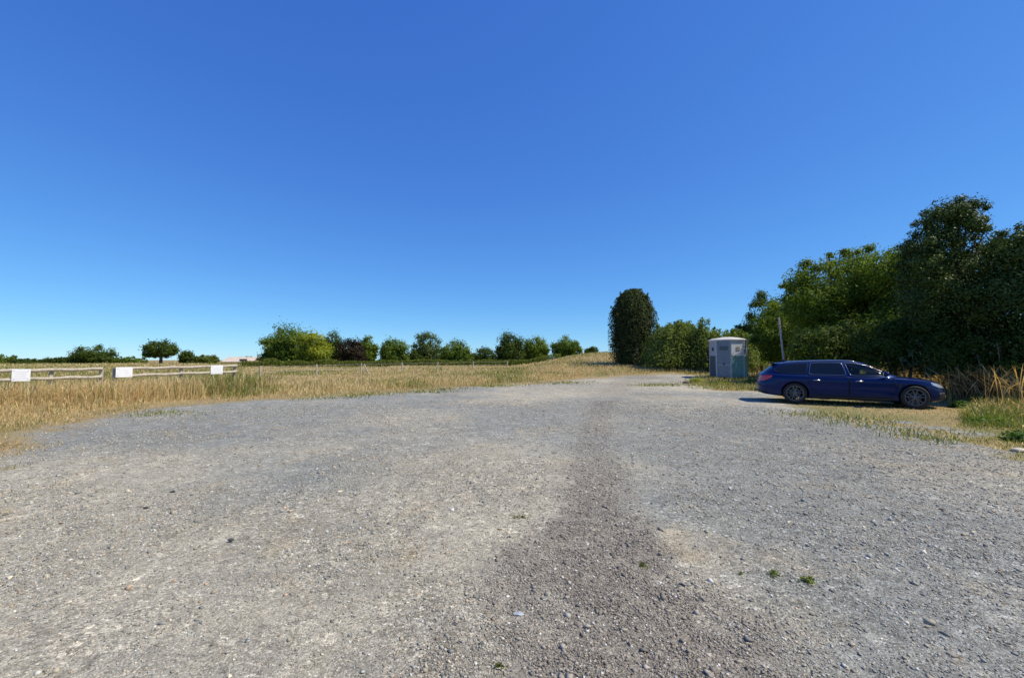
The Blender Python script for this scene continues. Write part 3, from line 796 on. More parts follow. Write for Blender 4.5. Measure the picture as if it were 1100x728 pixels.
def bramble():
    # arching bramble canes with pale leaves in front of the hedge, each spray low
    pts = [(960, 380, 17.6), (1000, 384, 16.6), (1020, 392, 16.2), (1040, 375, 16.0), (1060, 360, 16), (1075, 372, 15.4), (1010, 372, 16.8), (985, 386, 16.9)]
    root = empty('bramble', (xat(1015, 14.6), 14.6, float(g(xat(1015, 14.6), 14.6)))); tag(root, 'arching pale bramble canes reaching out of the dark hedge', 'bush')
    b0 = root.location.copy(); bm = bmesh.new(); C, D = [], []
    for px, py, d in pts:
        d *= DS
        for j in range(3):
            e = Vector((xat(px, d) + RS.randn() * .3, d + RS.randn() * .25, zat(py, d) + RS.randn() * .12))
            s = Vector((e.x + .6 + RS.rand(), e.y + .7, float(g(e.x, e.y)) + .1)); m = s.lerp(e, .6) + Vector((0, 0, .5))
            P = [((1 - t) ** 2) * s + 2 * t * (1 - t) * m + t * t * e - b0 for t in np.linspace(0, 1, 7)]
            add_tube(bm, P, [.009, .009, .008, .007, .006, .005, .004], 5)
            for q in range(34):
                p = P[RS.randint(2, 7)]; C.append(np.array(p) + RS.randn(3) * .1); D.append(RS.randn(3) * .5 + [0, -.2, .8])
    C = np.array(C); D = np.array(D); D /= np.linalg.norm(D, axis=1, keepdims=True); m = len(C)
    col = np.array([.09, .12, .05]) * (0.7 + .7 * RS.rand(m))[:, None]
    Vv, Ff, cc = leaf_faces(C, D, .09 * (.6 + .8 * RS.rand(m)), col, .7)
    link('foliage', np_mesh('foliage', Vv, Ff, cc), M_HOLLY, root); bm_obj('stem', bm, M_POLE, root)
bramble()

# low leafy plants on the right verge
def leafy(label, px, py, w, h, n, size, cat='plant', colr=(.07, .14, .03), group=None):
    p = at(px, py); root = empty('leafy_weed', p); tag(root, label, cat, group)
    d = RS.randn(n, 3); d /= np.linalg.norm(d, axis=1, keepdims=True); d[:, 2] = np.abs(d[:, 2])
    C = d * np.array([w, w * .8, h]) * (RS.rand(n) ** .4)[:, None]
    if size < .03:                             # little creeping weeds: straggling, not round
        q = RS.randn(n, 2) * (.25 + .75 * RS.rand(n))[:, None] * np.array([w * .75, w * .42]); an = RS.rand() * 3.14
        C = np.stack([q[:, 0] * math.cos(an) - q[:, 1] * math.sin(an), q[:, 0] * math.sin(an) + q[:, 1] * math.cos(an), h * RS.rand(n)], 1)
    D = d * .6 + np.array([0, 0, .7]) + RS.randn(n, 3) * .35; D /= np.linalg.norm(D, axis=1, keepdims=True)
    col = np.array(colr) * (.6 + .8 * RS.rand(n))[:, None]
    Vv, Ff, cc = leaf_faces(C, D, size * (.6 + .8 * RS.rand(n)), col, .6)
    link('foliage', np_mesh('foliage', Vv, Ff, cc), M_LEAF, root)
    bm = bmesh.new()
    for i in range(7):
        e = C[RS.randint(0, n)]; add_tube(bm, [(0, 0, -.03), Vector(e) * .5 + Vector((0, 0, .02)), Vector(e)], [size * .05, size * .04, size * .02], 5)
    bm_obj('stem', bm, M_BARK, root)
leafy('broad-leaved green weed clump just ahead of the car nose', 1032, 438, .34, .24, 420, .09, colr=(.11, .18, .03))
leafy('green weed clump at the foot of the rusty stalks', 1050, 436, .38, .42, 380, .10)
leafy('bright green nettle patch low on the right verge', 1066, 456, .6, .22, 700, .07, colr=(.11, .2, .03))
leafy('dark green plant near the pale rock at the right edge', 1094, 474, .32, .24, 420, .07)
leafy('yellow-green weed at the left front foot of the kiosk', 748, 411, .5, .35, 420, .09, colr=(.26, .29, .03))
leafy('yellow-green weed clump in front of the kiosk door', 776, 413, .6, .28, 420, .09, colr=(.20, .24, .03))
leafy('green weed clump between kiosk and car tail', 808, 413, .5, .4, 420, .09, colr=(.10, .15, .03))
leafy('small bright weed in the gravel, rightmost of the row', 868, 625, .055, .04, 90, .022, colr=(.17, .21, .02))
leafy('flat green weed in the gravel left of the rightmost one', 832, 616, .06, .02, 90, .018, colr=(.14, .18, .03))
leafy('small weed at the edge of the brown gravel track', 690, 607, .07, .018, 70, .016, colr=(.14, .16, .04))
leafy('tiny weed just right of the brown track edge weed', 796, 616, .035, .015, 40, .014, colr=(.14, .17, .04))
leafy('flat mossy weed far up the bare gravel', 560, 556, .09, .02, 90, .02, colr=(.15, .16, .03))
leafy('brownish flat weed left of the mossy one', 536, 570, .07, .015, 70, .018, colr=(.19, .16, .05))
leafy('small weed at the bottom of the brown gravel', 536, 716, .035, .02, 60, .014, colr=(.13, .15, .03))

# rocks
def rock(label, px, py, r, col, seed, flat=.6):
    p = at(px, py); bm = bmesh.new(); bmesh.ops.create_icosphere(bm, subdivisions=3, radius=1)
    rr = random.Random(seed); dirs = [Vector((rr.gauss(0, 1), rr.gauss(0, 1), rr.gauss(0, 1))).normalized() for _ in range(9)]; lim = [.62 + .3 * rr.random() for _ in dirs]
    for v in bm.verts:
        for d, l in zip(dirs, lim):
            k = v.co.dot(d)
            if k > l: v.co -= d * (k - l)
        v.co = Vector((v.co.x * r * 1.3, v.co.y * r, v.co.z * r * flat))
    o = bm_obj('rock', bm, simple('rock_' + str(seed), col, .85, var=.3, scale=20, bump=.5)); o.location = (p[0], p[1], p[2] + r * flat * .4); tag(o, label, 'rock')
rock('pale rock lying at the right edge beside the gravel', 1094, 485, .085, (.5, .45, .36), 3)
rock('dark lump standing in for the kiosk shadow left of its weeds', 737, 411.5, .16, (.06, .05, .045), 5)  # added lump, its dark colour stands for the kiosk's cast shadow
rock('white chunk of rubble at the foot of the kiosk door', 778, 406.5, .2, (.62, .55, .53), 8, .5)
rock('pale bluish flat stone in the gravel near the bottom', 557, 659, .028, (.33, .36, .38), 9, .25)
rock('black lump on the gravel, the largest of the left pair', 185, 529, .028, (.03, .03, .03), 11)
rock('black lump on the gravel, the lower of the left pair', 157, 546, .024, (.03, .03, .03), 12)
rock('dark stone on the gravel left of centre', 248, 580, .021, (.05, .05, .055), 13)

# ------------------------------------------------------------------ fences and signs
def rail_fence(label, A, B, nposts, rails, over):
    A = Vector((A[0], A[1], 0)); B = Vector((B[0], B[1], 0)); L = (B - A).length; ang = math.atan2(B.y - A.y, B.x - A.x)
    root = empty('rail_fence', (A.x, A.y, float(g(A.x, A.y))), ang); tag(root, label, 'fence')
    def zl(t): p = A.lerp(B, t); return float(g(p.x, p.y)) - root.location.z
    for i in range(nposts):
        t = i / (nposts - 1); bm = bmesh.new()
        add_box(bm, (L * t, 0.075, zl(t) + .53), (.10, .10, 1.30 + .03 * RS.randn()), .012)
        bm_obj('post', bm, M_WOOD, root)
    for hz in rails:
        bm = bmesh.new(); k = 14; n = 10; pts = []
        rings = []
        for j in range(k + 1):
            t = j / k; wob = .012 * math.sin(j * 1.7 + hz * 9)
            c = Vector((L * (-over + t * (1 + 2 * over)), -.03, zl(t) + hz + wob)); r = .052 + .007 * math.sin(j * 2.3 + hz)
            # half-round rail: flat back against the posts
            rings.append([bm.verts.new(c + Vector((0, .05 if k_ in (0, n - 1) else -math.sin(math.pi * k_ / (n - 1)) * r * .9, -math.cos(math.pi * k_ / (n - 1)) * r))) for k_ in range(n)])
        for a, b in zip(rings[:-1], rings[1:]):
            for q in range(n): bm.faces.new((a[q], a[(q + 1) % n], b[(q + 1) % n], b[q]))
        bm.faces.new(rings[0]); bm.faces.new(rings[-1][::-1])
        bm_obj('rail', bm, M_WOOD, root, smooth=True, sharp=R(50))
    return root, A, B, ang

def fpt(px, d): return (xat(px, d * DS), d * DS)
f1, A1, B1, an1 = rail_fence('left rail fence of two rails running out of the picture', fpt(-75, 13.2), fpt(111, 16.2), 4, (1.16, .89), .005)
f2, A2, B2, an2 = rail_fence('right rail fence of two rails carrying two white boards', fpt(126, 16.6), fpt(254, 20.6), 3, (1.15, .90), .01)

def sign(label, root, A, B, ang, px, w, h, zc):
    # where the pixel column crosses the fence line
    k = (px - CX) / F / math.cos(PITCH)
    t = (k * A.y - A.x) / ((B.x - A.x) - k * (B.y - A.y)); p = A.lerp(B, t)
    o = empty('board_sign', (p.x, p.y, float(g(p.x, p.y))), ang); tag(o, label, 'sign')
    bm = bmesh.new(); add_box(bm, (0, -.098, zc), (w, .016, h), .004); bm_obj('panel', bm, M_SIGN, o)
    for r_ in range(4):
        bm = bmesh.new(); add_box(bm, (RS.randn() * .01, -.1072, zc + h * (.26 - .17 * r_)), (w * (.62 + .16 * RS.rand()), .002, h * .045)); bm_obj('faded_line', bm, M_PRINT, o)
    for sx in (-1, 1):
        for sz in (-1, 1):
            bm = bmesh.new(); add_tube(bm, [(sx * (w / 2 - .05), -.104, zc + sz * (h / 2 - .06)), (sx * (w / 2 - .05), -.112, zc + sz * (h / 2 - .06))], .012, 8)
            bm_obj('screw', bm, M_BACK, o)
sign('blank white board fixed across both rails of the left fence', f1, A1, B1, an1, 24.5, .39, .38, 1.02)
sign('blank white board at the left end of the right fence', f2, A2, B2, an2, 133.5, .48, .36, 1.03)
sign('blank white board near the right end of the right fence', f2, A2, B2, an2, 232.5, .48, .37, 1.02)

def wire_fence():
    P = [(281, 27.5), (341, 32), (388, 35.5), (432, 39.5), (470, 43.5), (508, 48), (545, 53)]
    base = fpt(*P[0]); z0 = float(g(*base)); root = empty('wire_fence', (base[0], base[1], z0)); tag(root, 'low post and wire fence half hidden in the dry meadow grass', 'fence')
    tops = []
    for i, (px, d) in enumerate(P):
        x, y = fpt(px, d); z = float(g(x, y)); bm = bmesh.new()
        lean = RS.randn() * .04
        add_tube(bm, [(x - base[0], y - base[1], z - z0 - .1), (x - base[0] + lean, y - base[1], z - z0 + .98)], [.06, .052], 8)
        bm_obj('post', bm, M_POST, root, smooth=True, sharp=R(50)); tops.append((x - base[0], y - base[1], z - z0))
    x, y = fpt(391.5, 35.8); z = float(g(x, y)); bm = bmesh.new(); add_tube(bm, [(x - base[0] + .5, y - base[1], z - z0 - .1), (x - base[0], y - base[1], z - z0 + .9)], [.05, .045], 8); bm_obj('post', bm, M_POST, root, smooth=True, sharp=R(50))
    for hz in (.9, .6):
        bm = bmesh.new(); add_tube(bm, [(a, b, c + hz) for a, b, c in tops], .006, 5); bm_obj('wire', bm, M_BACK, root)
wire_fence()

def pole():
    d = 24.5 * DS; x, y = xat(843.5, d), d; z = float(g(x, y)); top = Vector((xat(838.5, d), d + .1, zat(340.5, d)))
    root = empty('wooden_pole', (x, y, z)); tag(root, 'tall pale wooden pole leaning slightly behind the car roof', 'pole')
    bm = bmesh.new(); t = top - Vector((x, y, z)); add_tube(bm, [(0, 0, -.2), t * .33 + Vector((.02, 0, 0)), t * .7, t], [.062, .058, .052, .046], 10); bm_obj('shaft', bm, M_POLE, root, smooth=True, sharp=R(50))
    bm = bmesh.new(); c = t * .78; add_tube(bm, [c - Vector((.0, .075, .0)), c - Vector((0, .11, 0))], .02, 8); bm_obj('bolt', bm, M_BACK, root)
pole()

def barn():
    d = 100.0 * DS; x0, x1 = xat(240, d), xat(271, d); xc = (x0 + x1) / 2; w = x1 - x0; zb = float(g(xc, d)); ze = zat(388.6, d) - zb; zr = zat(383.7, d) - zb
    root = empty('barn', (xc, d, zb)); tag(root, 'low barn with a pale pink roof behind the field', 'barn')
    bm = bmesh.new(); add_box(bm, (0, 2.2, ze / 2), (w, 4.2, ze))
    for sx in (-1, 1):
        v = [bm.verts.new((sx * w / 2, 0.1, ze)), bm.verts.new((sx * w / 2, 4.3, ze)), bm.verts.new((sx * w / 2, 2.2, zr - .06))]
        bm.faces.new(v)
    bm_obj('wall', bm, simple('barn_wall', (.24, .17, .13), .85, bump=.3), root)
    bm = bmesh.new(); e = .25
    for sy in (0, 1):
        ya, yb = (-.15, 2.2) if sy == 0 else (4.55, 2.2)
        a = [(-w / 2 - e, ya, ze - .05), (w / 2 + e, ya, ze - .05), (w / 2 + e, yb, zr), (-w / 2 - e, yb, zr)]
        lo = [bm.verts.new(p) for p in a]; hi = [bm.verts.new((p[0], p[1], p[2] + .08)) for p in a]
        bm.faces.new(lo); bm.faces.new(hi)
        for k in range(4): bm.faces.new((lo[k], lo[(k + 1) % 4], hi[(k + 1) % 4], hi[k]))
    bm_obj('roof', bm, simple('pink_roof', (.54, .44, .36), .8, var=.15, scale=1.2), root)
    bm = bmesh.new(); add_box(bm, (w * .2, .07, .55), (1.6, .06, 1.1)); bm_obj('door', bm, M_BARK, root)
barn()

# ------------------------------------------------------------------ octagonal kiosk
def kiosk():
    p = at(783, 407.0); dep = float(p[1]); s = dep / F
    Wd = 35.5 * s; a = Wd / (1 + math.sqrt(2)); ap = Wd / 2; Hh = (407 - 366) * s; Ht = (407 - 361.5) * s
    los = math.atan2(p[0], p[1])
    c = p + np.array([math.sin(los), math.cos(los), 0]) * ap * .9; c[2] = float(g(c[0], c[1])) - .02
    root = empty('kiosk', c, -los + R(7)); tag(root, 'weathered octagonal kiosk, white above and teal below, on the verge', 'kiosk')
    white = simple('kiosk_white', (.70, .70, .68), .6, var=.12, dirt=((.30, .28, .24), .7, 4))
    shade_grey = simple('kiosk_shaded_upper', (.36, .36, .40), .6, var=.12, dirt=((.28, .28, .28), .7, 4))  # grey left upper panel, darkened to carry its facet's shade
    teal = simple('kiosk_teal', (.16, .34, .31), .65, var=.3, dirt=((.27, .29, .25), .9, 3))
    navy = simple('kiosk_navy', (.045, .058, .075), .6, var=.3, dirt=((.10, .12, .15), .6, 4))
    greyd = simple('kiosk_door_grey', (.19, .225, .265), .55, var=.15, dirt=((.25, .33, .30), .8, 3))  # grey door, the shade of its unlit facet darkened into the colour
    glass = simple('kiosk_glass', (.03, .04, .06), .15, spec=.6); trim = simple('kiosk_trim', (.45, .50, .47), .6, dirt=((.2, .2, .16), .6, 6)); tan = simple('kiosk_hatch', (.30, .26, .20), .7)
    dark = simple('kiosk_skirt', (.06, .06, .055), .8)
    # local: camera looks along +y; faces numbered from the left
    def face(i): return R(-157.5 + 45 * i)      # outward normal angles: leftmost visible = -157.5
    def M(i): return Matrix.Rotation(face(i) + math.pi / 2, 4, 'Z')   # panel local: x along wall, -y outward
    zs = Hh * .60
    for i in range(8):
        up, lo = (white, teal) if i in (2, 3) else ((shade_grey, navy) if i == 0 else (white, navy))
        if i == 1:
            bm = bmesh.new(); add_box(bm, (0, -ap + .03, .12 + (Hh - .12) / 2), (a - .12, .06, Hh - .14), .006, M(i)); dr = bm_obj('door', bm, greyd, root)
            bm = bmesh.new(); add_box(bm, (0.02, -ap - .006, Hh * .80), (a * .55, .03, Hh * .10), .004, M(i)); bm_obj('window', bm, glass, dr)
            bm = bmesh.new(); add_box(bm, (0.02, -ap - .018, Hh * .39), (.05, .05, .18), .008, M(i)); bm_obj('handle', bm, dark, dr)
            bm = bmesh.new(); add_box(bm, (0, -ap - .006, Hh * .36), (a - .16, .02, .03), 0, M(i)); bm_obj('rail', bm, trim, dr)
        else:
            bm = bmesh.new(); add_box(bm, (0, -ap + .03, .1 + (zs - .1) / 2), (a - .08, .06, zs - .1 - .012), .006, M(i)); lw = bm_obj('lower_panel', bm, lo, root)
            bm = bmesh.new(); add_box(bm, (0, -ap + .03, (zs + Hh) / 2), (a - .08, .06, Hh - zs - .012), .006, M(i)); uw = bm_obj('upper_panel', bm, up, root)
            bm = bmesh.new(); add_box(bm, (0.04, -ap - .004, Hh * .785), (a * .27, .03, Hh * .10), .004, M(i)); bm_obj('window', bm, glass if i != 2 else tan, uw)
            if i == 2:
                bm = bmesh.new(); add_box(bm, (.04, -ap - .004, Hh * .51), (.15, .03, .17), .006, M(i)); bm_obj('hatch', bm, tan, lw)
                bm = bmesh.new()
                for xx in (-.26, .02, .3): add_box(bm, (xx * a, -ap - .002, .1 + zs * .42), (.025, .014, zs * .78), 0, M(i))
                bm_obj('batten', bm, teal, lw)
    bm = bmesh.new()
    for i in range(8):
        an = face(i) + R(22.5); rr = ap / math.cos(R(22.5))
        add_box(bm, (0, 0, Hh / 2 + .03), (.10, .10, Hh - .06), .012, Matrix.Translation((math.cos(an) * (rr - .045), math.sin(an) * (rr - .045), 0)) @ Matrix.Rotation(an, 4, 'Z'))
    bm_obj('corner_post', bm, trim, root)
    bm = bmesh.new(); rr = (ap + .05) / math.cos(R(22.5))
    def ring(r, z): return [bm.verts.new((math.cos(face(i) + R(22.5)) * r, math.sin(face(i) + R(22.5)) * r, z)) for i in range(8)]
    rs = [ring(rr - .12, Hh - .02), ring(rr, Hh - .01), ring(rr + .01, Hh + .07), ring(rr * .8, Hh + (Ht - Hh) * .6), ring(rr * .3, Ht - .01)]
    for A_, B_ in zip(rs[:-1], rs[1:]):
        for k in range(8): bm.faces.new((A_[k], A_[(k + 1) % 8], B_[(k + 1) % 8], B_[k]))
    bm.faces.new(rs[0]); bm.faces.new(rs[-1])
    bm_obj('roof', bm, simple('kiosk_roof', (.50, .49, .47), .7, dirt=((.36, .32, .28), .7, 3)), root)
    bm = bmesh.new()
    rs = [ring(rr - .1, 0), ring(rr - .1, .105)]
    for k in range(8): bm.faces.new((rs[0][k], rs[0][(k + 1) % 8], rs[1][(k + 1) % 8], rs[1][k]))
    bm.faces.new(rs[0]); bm.faces.new(rs[1])
    bm_obj('skirt', bm, dark, root)
kiosk()

# ------------------------------------------------------------------ the estate car
def car():
    pr, pf = at(853, 433.4), at(985, 439.4)
    open('/tmp/car.txt','w').write(str(('wheelbase seen', np.linalg.norm(pf - pr), pr, pf)))
    d = (pf - pr); head = math.atan2(d[1], d[0])
    mid = (pr + pf) / 2
    hx, hy = math.cos(head), math.sin(head)
    nl = np.array([-hy, hx])                    # left of the car = away from the camera
    c = mid[:2] + nl * 0.86
    pitch = -math.asin(max(-.05, min(.05, (pf[2] - pr[2]) / max(1, np.linalg.norm(pf - pr)))))
    root = empty('estate_car', (c[0], c[1], float((pr[2] + pf[2]) / 2) + .012), head)
    root.rotation_euler = (0, pitch, head); SX = float(np.clip(np.linalg.norm(pf - pr) / 2.975, 1.0, 1.035)); root.scale = (SX, 1, 1)
    print('SX', SX, 'pitch', pitch, 'head', head)
    tag(root, 'dark blue estate car parked at the edge of the gravel', 'car')
    # materials
    paint, nt, out = new_mat('blue_metallic_paint')
    b = N(nt, 'ShaderNodeBsdfPrincipled'); b.inputs['Base Color'].default_value = (.0022, .0145, .082, 1); b.inputs['Specular IOR Level'].default_value = .1; b.inputs['Metallic'].default_value = .6; b.inputs['Coat IOR'].default_value = 1.32; b.inputs['Roughness'].default_value = .42
    b.inputs['Coat Weight'].default_value = .8; b.inputs['Coat Roughness'].default_value = .03
    fl = N(nt, 'ShaderNodeTexNoise', i_Scale=900.0, i_Detail=1.0); bp = N(nt, 'ShaderNodeBump', i_Strength=.03, i_Distance=.002); nt.links.new(fl.outputs[0], bp.inputs['Height']); nt.links.new(bp.outputs[0], b.inputs['Normal'])
    nt.links.new(b.outputs[0], out.inputs[0])
    black = simple('black_plastic', (.012, .012, .013), .55, var=.2); rubber = simple('tyre_rubber', (.022, .021, .02), .85, var=.25, scale=20)
    glassm = simple('privacy_glass', (.006, .007, .009), .03, spec=.6, var=0); chrome = simple('satin_chrome', (.62, .62, .63), .22, metal=1, var=.05)
    rimm = simple('grey_alloy', (.13, .13, .135), .4, metal=.7, var=.1); redl = simple('red_lens', (.45, .014, .012), .12, coat=.8, var=.1); lens = simple('lamp_lens', (.55, .57, .60), .08, metal=.5, coat=1, var=.1); well = simple('wheel_well', (.008, .008, .008), .95)
    cg, nt, out = new_mat('tinted_clear_glass')
    gl = N(nt, 'ShaderNodeBsdfGlossy'); gl.inputs['Roughness'].default_value = .02; tr = N(nt, 'ShaderNodeBsdfTransparent'); tr.inputs[0].default_value = (.50, .60, .56, 1)
    fr = N(nt, 'ShaderNodeFresnel'); fr.inputs[0].default_value = 1.5; mx = N(nt, 'ShaderNodeMixShader'); nt.links.new(fr.outputs[0], mx.inputs[0]); nt.links.new(tr.outputs[0], mx.inputs[1]); nt.links.new(gl.outputs[0], mx.inputs[2]); nt.links.new(mx.outputs[0], out.inputs[0])

    K = 72
    def loop(xr, xf, W, nf, nr, zf):
        pts = []
        for k in range(K + 1):
            th = math.pi * k / K; cth, sth = math.cos(th), math.sin(th)
            n = nf if cth >= 0 else nr
            xm = (xr + xf) / 2; h = (xf - xr) / 2
            x = xm + h * math.copysign(abs(cth) ** (2 / n), cth); y = W * abs(sth) ** (2 / 2.6)
            pts.append((x, y))
        full = [(x, y, zf(x)) for x, y in pts] + [(x, -y, zf(x)) for x, y in pts[::-1][1:-1]]
        return full
    ip = lambda x, xs, ys: float(np.interp(x, xs, ys))
    def smooth_ip(xs, ys):
        from_ = np.linspace(xs[0], xs[-1], 200); v = np.interp(from_, xs, ys); k = np.ones(13) / 13
        v = np.convolve(np.pad(v, 6, 'edge'), k, 'valid'); return lambda x: float(np.interp(x, from_, v))
    zsh = smooth_ip([-2.6, -2.3, -1.5, 0, 1.1, 1.6, 2.0, 2.2, 2.4], [.98, .985, .965, .935, .92, .885, .82, .765, .68])
    zbot = smooth_ip([-2.6, -2.0, -1.2, 1.2, 1.9, 2.4], [.30, .24, .19, .18, .20, .22])
    def lev(t): return lambda x: zbot(x) + (zsh(x) - zbot(x)) * t
    spec_ = [(-2.46, 2.20, .83, 5, 9, 0), (-2.53, 2.30, .905, 4.6, 9, .06), (-2.575, 2.345, .925, 4.4, 9, .20), (-2.585, 2.36, .932, 4.4, 9, .40), (-2.565, 2.345, .930, 4.4, 9, .60), (-2.53, 2.32, .934, 4.6, 9, .78), (-2.515, 2.28, .928, 4.8, 9, .88), (-2.50, 2.24, .905, 5, 9, .96), (-2.47, 2.19, .865, 5, 9, 1.0)]
    def build(loops, crown, closed_bottom=True):
        bm = bmesh.new(); rings = [[bm.verts.new(p) for p in L] for L in loops]; n = len(loops[0])
        for A_, B_ in zip(rings[:-1], rings[1:]):
            for k in range(n): bm.faces.new((A_[k], A_[(k + 1) % n], B_[(k + 1) % n], B_[k]))
        def cap(ringv, pts, cr, flip):
            S = 8; rows = []
            for k in range(K + 1):
                l = ringv[k]; r = ringv[(2 * K - k) % (2 * K)]
                if k in (0, K): rows.append([l]); continue
                row = [l]
                for s_ in range(1, S):
                    t = s_ / S; pp = l.co.lerp(r.co, t); q = 1 - (2 * t - 1) ** 2; pp.z += cr(pp.x) * q * min(1, abs(l.co.y) / .5); row.append(bm.verts.new(pp))
                row.append(r); rows.append(row)
            for a, b_ in zip(rows[:-1], rows[1:]):
                if len(a) == 1:
                    for q in range(S): bm.faces.new((a[0], b_[q], b_[q + 1]))
                elif len(b_) == 1:
                    for q in range(S): bm.faces.new((a[q + 1], a[q], b_[0]))
                else:
                    for q in range(S): bm.faces.new((a[q], b_[q], b_[q + 1], a[q + 1]))
        cap(rings[-1], loops[-1], crown, False); cap(rings[0], loops[0], lambda x: 0.0, True)
        bmesh.ops.recalc_face_normals(bm, faces=bm.faces[:])
        return bm
    def boolean(ob, cutters, solver='EXACT'):
        for cu in cutters:
            md = ob.modifiers.new('cut', 'BOOLEAN'); md.operation = 'DIFFERENCE'; md.object = cu; md.solver = solver
            try: md.material_mode = 'TRANSFER'
            except Exception: pass
        dg = bpy.context.evaluated_depsgraph_get(); dg.update()
        me = bpy.data.meshes.new_from_object(ob.evaluated_get(dg)); ob.modifiers.clear(); ob.data = me
        for cu in cutters: bpy.data.objects.remove(cu, do_unlink=True)
    def finish(ob, ang):
        bm = bmesh.new(); bm.from_mesh(ob.data)
        for f in bm.faces: f.smooth = True
        for e in bm.edges:
            e.smooth = not (len(e.link_faces) == 2 and e.calc_face_angle(0) > ang)
        bm.to_mesh(ob.data); bm.free()
    AX = (-1.49, 1.485); WR = .345
    lower = build([loop(a_, b_, w, nf, nr, lev(t)) for a_, b_, w, nf, nr, t in spec_], lambda x: .045)
    bvl = BVHTree.FromBMesh(lower)
    body = bm_obj('body', lower, paint, root)
    cut = []
    for ax in AX:
        for sy in (-1, 1):
            bm = bmesh.new(); add_lathe(bm, [(.001, .62), (.385, .62), (.385, 1.1), (.001, 1.1)], 48); bmesh.ops.remove_doubles(bm, verts=bm.verts[:], dist=.003)
            bmesh.ops.scale(bm, vec=(1, sy, 1), verts=bm.verts[:]); bmesh.ops.translate(bm, vec=(ax, 0, WR + .012), verts=bm.verts[:])
            cu = bm_obj('cutter', bm, well); cu.parent = root; cut.append(cu)
    boolean(body, cut); finish(body, R(28))
    # greenhouse
    zroof = smooth_ip([-2.2, -1.9, -1.2, -.3, .2, .6], [1.295, 1.328, 1.386, 1.415, 1.388, 1.325])
    Lb = loop(-2.44, 1.36, .835, 4.2, 9, lambda x: zsh(x) + .012); Lt = loop(-2.06, .52, .60, 5, 9, zroof)
    loops = []
    for t, dz in ((-.06, 0), (0, 0), (.25, 0), (.5, 0), (.75, 0), (.90, 0), (.97, .002)):
        L = []
        for p, q in zip(Lb, Lt):
            p, q = Vector(p), Vector(q); v = p.lerp(q, t); o = .028 * math.sin(math.pi * max(0, t)); nrm = Vector((0, math.copysign(min(1, abs(p.y) / .4), p.y), 0)); v += nrm * o; v.z += dz; L.append(tuple(v))
        loops.append(L)
    L = [tuple(Vector(q) * 1.0 + Vector((0, -math.copysign(.035, q[1]) if abs(q[1]) > .05 else 0, .012))) for q in Lt]; loops.append(L)
    gh = build(loops, lambda x: .045); bvg = BVHTree.FromBMesh(gh)
    cabin = bm_obj('cabin', gh, paint, root)
    Y = Vector((0, 1, 0))
    def cast(bvh, o, d):
        h = bvh.ray_cast(Vector(o), Vector(d)); return h[0], h[1]
    def decal(bvh, poly, dirv, off, nr=7, seg=10, back=-.004):
        # polygon given in (u, z) of the plane facing dirv; projected onto the shell and raised by off
        dirv = Vector(dirv).normalized(); u = Vector((0, 0, 1)).cross(dirv) * -1
        if abs(dirv.y) > .99: u = Vector((1, 0, 0))
        B_ = []
        for i in range(len(poly)):
            a, b_ = Vector(poly[i]), Vector(poly[(i + 1) % len(poly)])
            for s_ in range(seg): B_.append(a.lerp(b_, s_ / seg))
        # soften corners
        for _ in range(2): B_ = [(B_[i - 1] + B_[i] * 2 + B_[(i + 1) % len(B_)]) / 4 for i in range(len(B_))]
        cen = sum(B_, Vector((0, 0))) / len(B_)
        bm = bmesh.new(); rings = []; 
        def pj(p2, o):
            st = u * p2.x + Vector((0, 0, p2.y)) + dirv * 4
            h, n = cast(bvh, st, -dirv)
            if h is None:
                return None
            if n.dot(dirv) < 0: n = -n
            return h + n * o
        last = None
        rings.append([pj(p, back) for p in B_])
        for r_ in range(nr):
            t = 1 - r_ / nr; sc_ = t if r_ else 1.0
            rings.append([pj(cen.lerp(p, sc_ if r_ else .995), off) for p in B_])
        cp = pj(cen, off)
        vr = []
        for Rg in rings:
            row = []; prev = None
            for p in Rg:
                if p is None: p = prev if prev is not None else cp
                row.append(bm.verts.new(p)); prev = p
            vr.append(row)
        n = len(B_)
        for a, b_ in zip(vr[:-1], vr[1:]):
            for k in range(n): bm.faces.new((a[k], a[(k + 1) % n], b_[(k + 1) % n], b_[k]))
        cv = bm.verts.new(cp)
        for k in range(n): bm.faces.new((vr[-1][k], vr[-1][(k + 1) % n], cv))
        outline = [p for p in rings[1] if p is not None]
        return bm, outline
    # side windows in (x, z)
    W_front = [(1.0, .985), (.70, 1.165), (.40, 1.305), (.12, 1.365), (-.13, 1.375), (-.02, .965)]
    W_rear = [(-.21, 1.378), (-.75, 1.378), (-1.03, 1.358), (-1.10, .985), (-.11, .97)]
    W_quart = [(-1.10, 1.352), (-1.55, 1.318), (-1.86, 1.235), (-2.06, 1.15), (-1.98, 1.03), (-1.17, .99)]
    cut = []
    # see-through front side windows: a cabin tunnel
    bm = bmesh.new(); ins = [Vector(p) for p in W_front]; cen = sum(ins, Vector((0, 0))) / len(ins); ins = [cen.lerp(p, .93) for p in ins]
    va = [bm.verts.new((p.x, -1.2, p.y)) for p in ins]; vb = [bm.verts.new((p.x, 1.2, p.y)) for p in ins]; n = len(ins)
    bm.faces.new(va); bm.faces.new(vb[::-1])
    for k in range(n): bm.faces.new((va[k], va[(k + 1) % n], vb[(k + 1) % n], vb[k]))
    cu = bm_obj('cutter', bm, black); cu.parent = root; boolean(cabin, [cu]); finish(cabin, R(30))
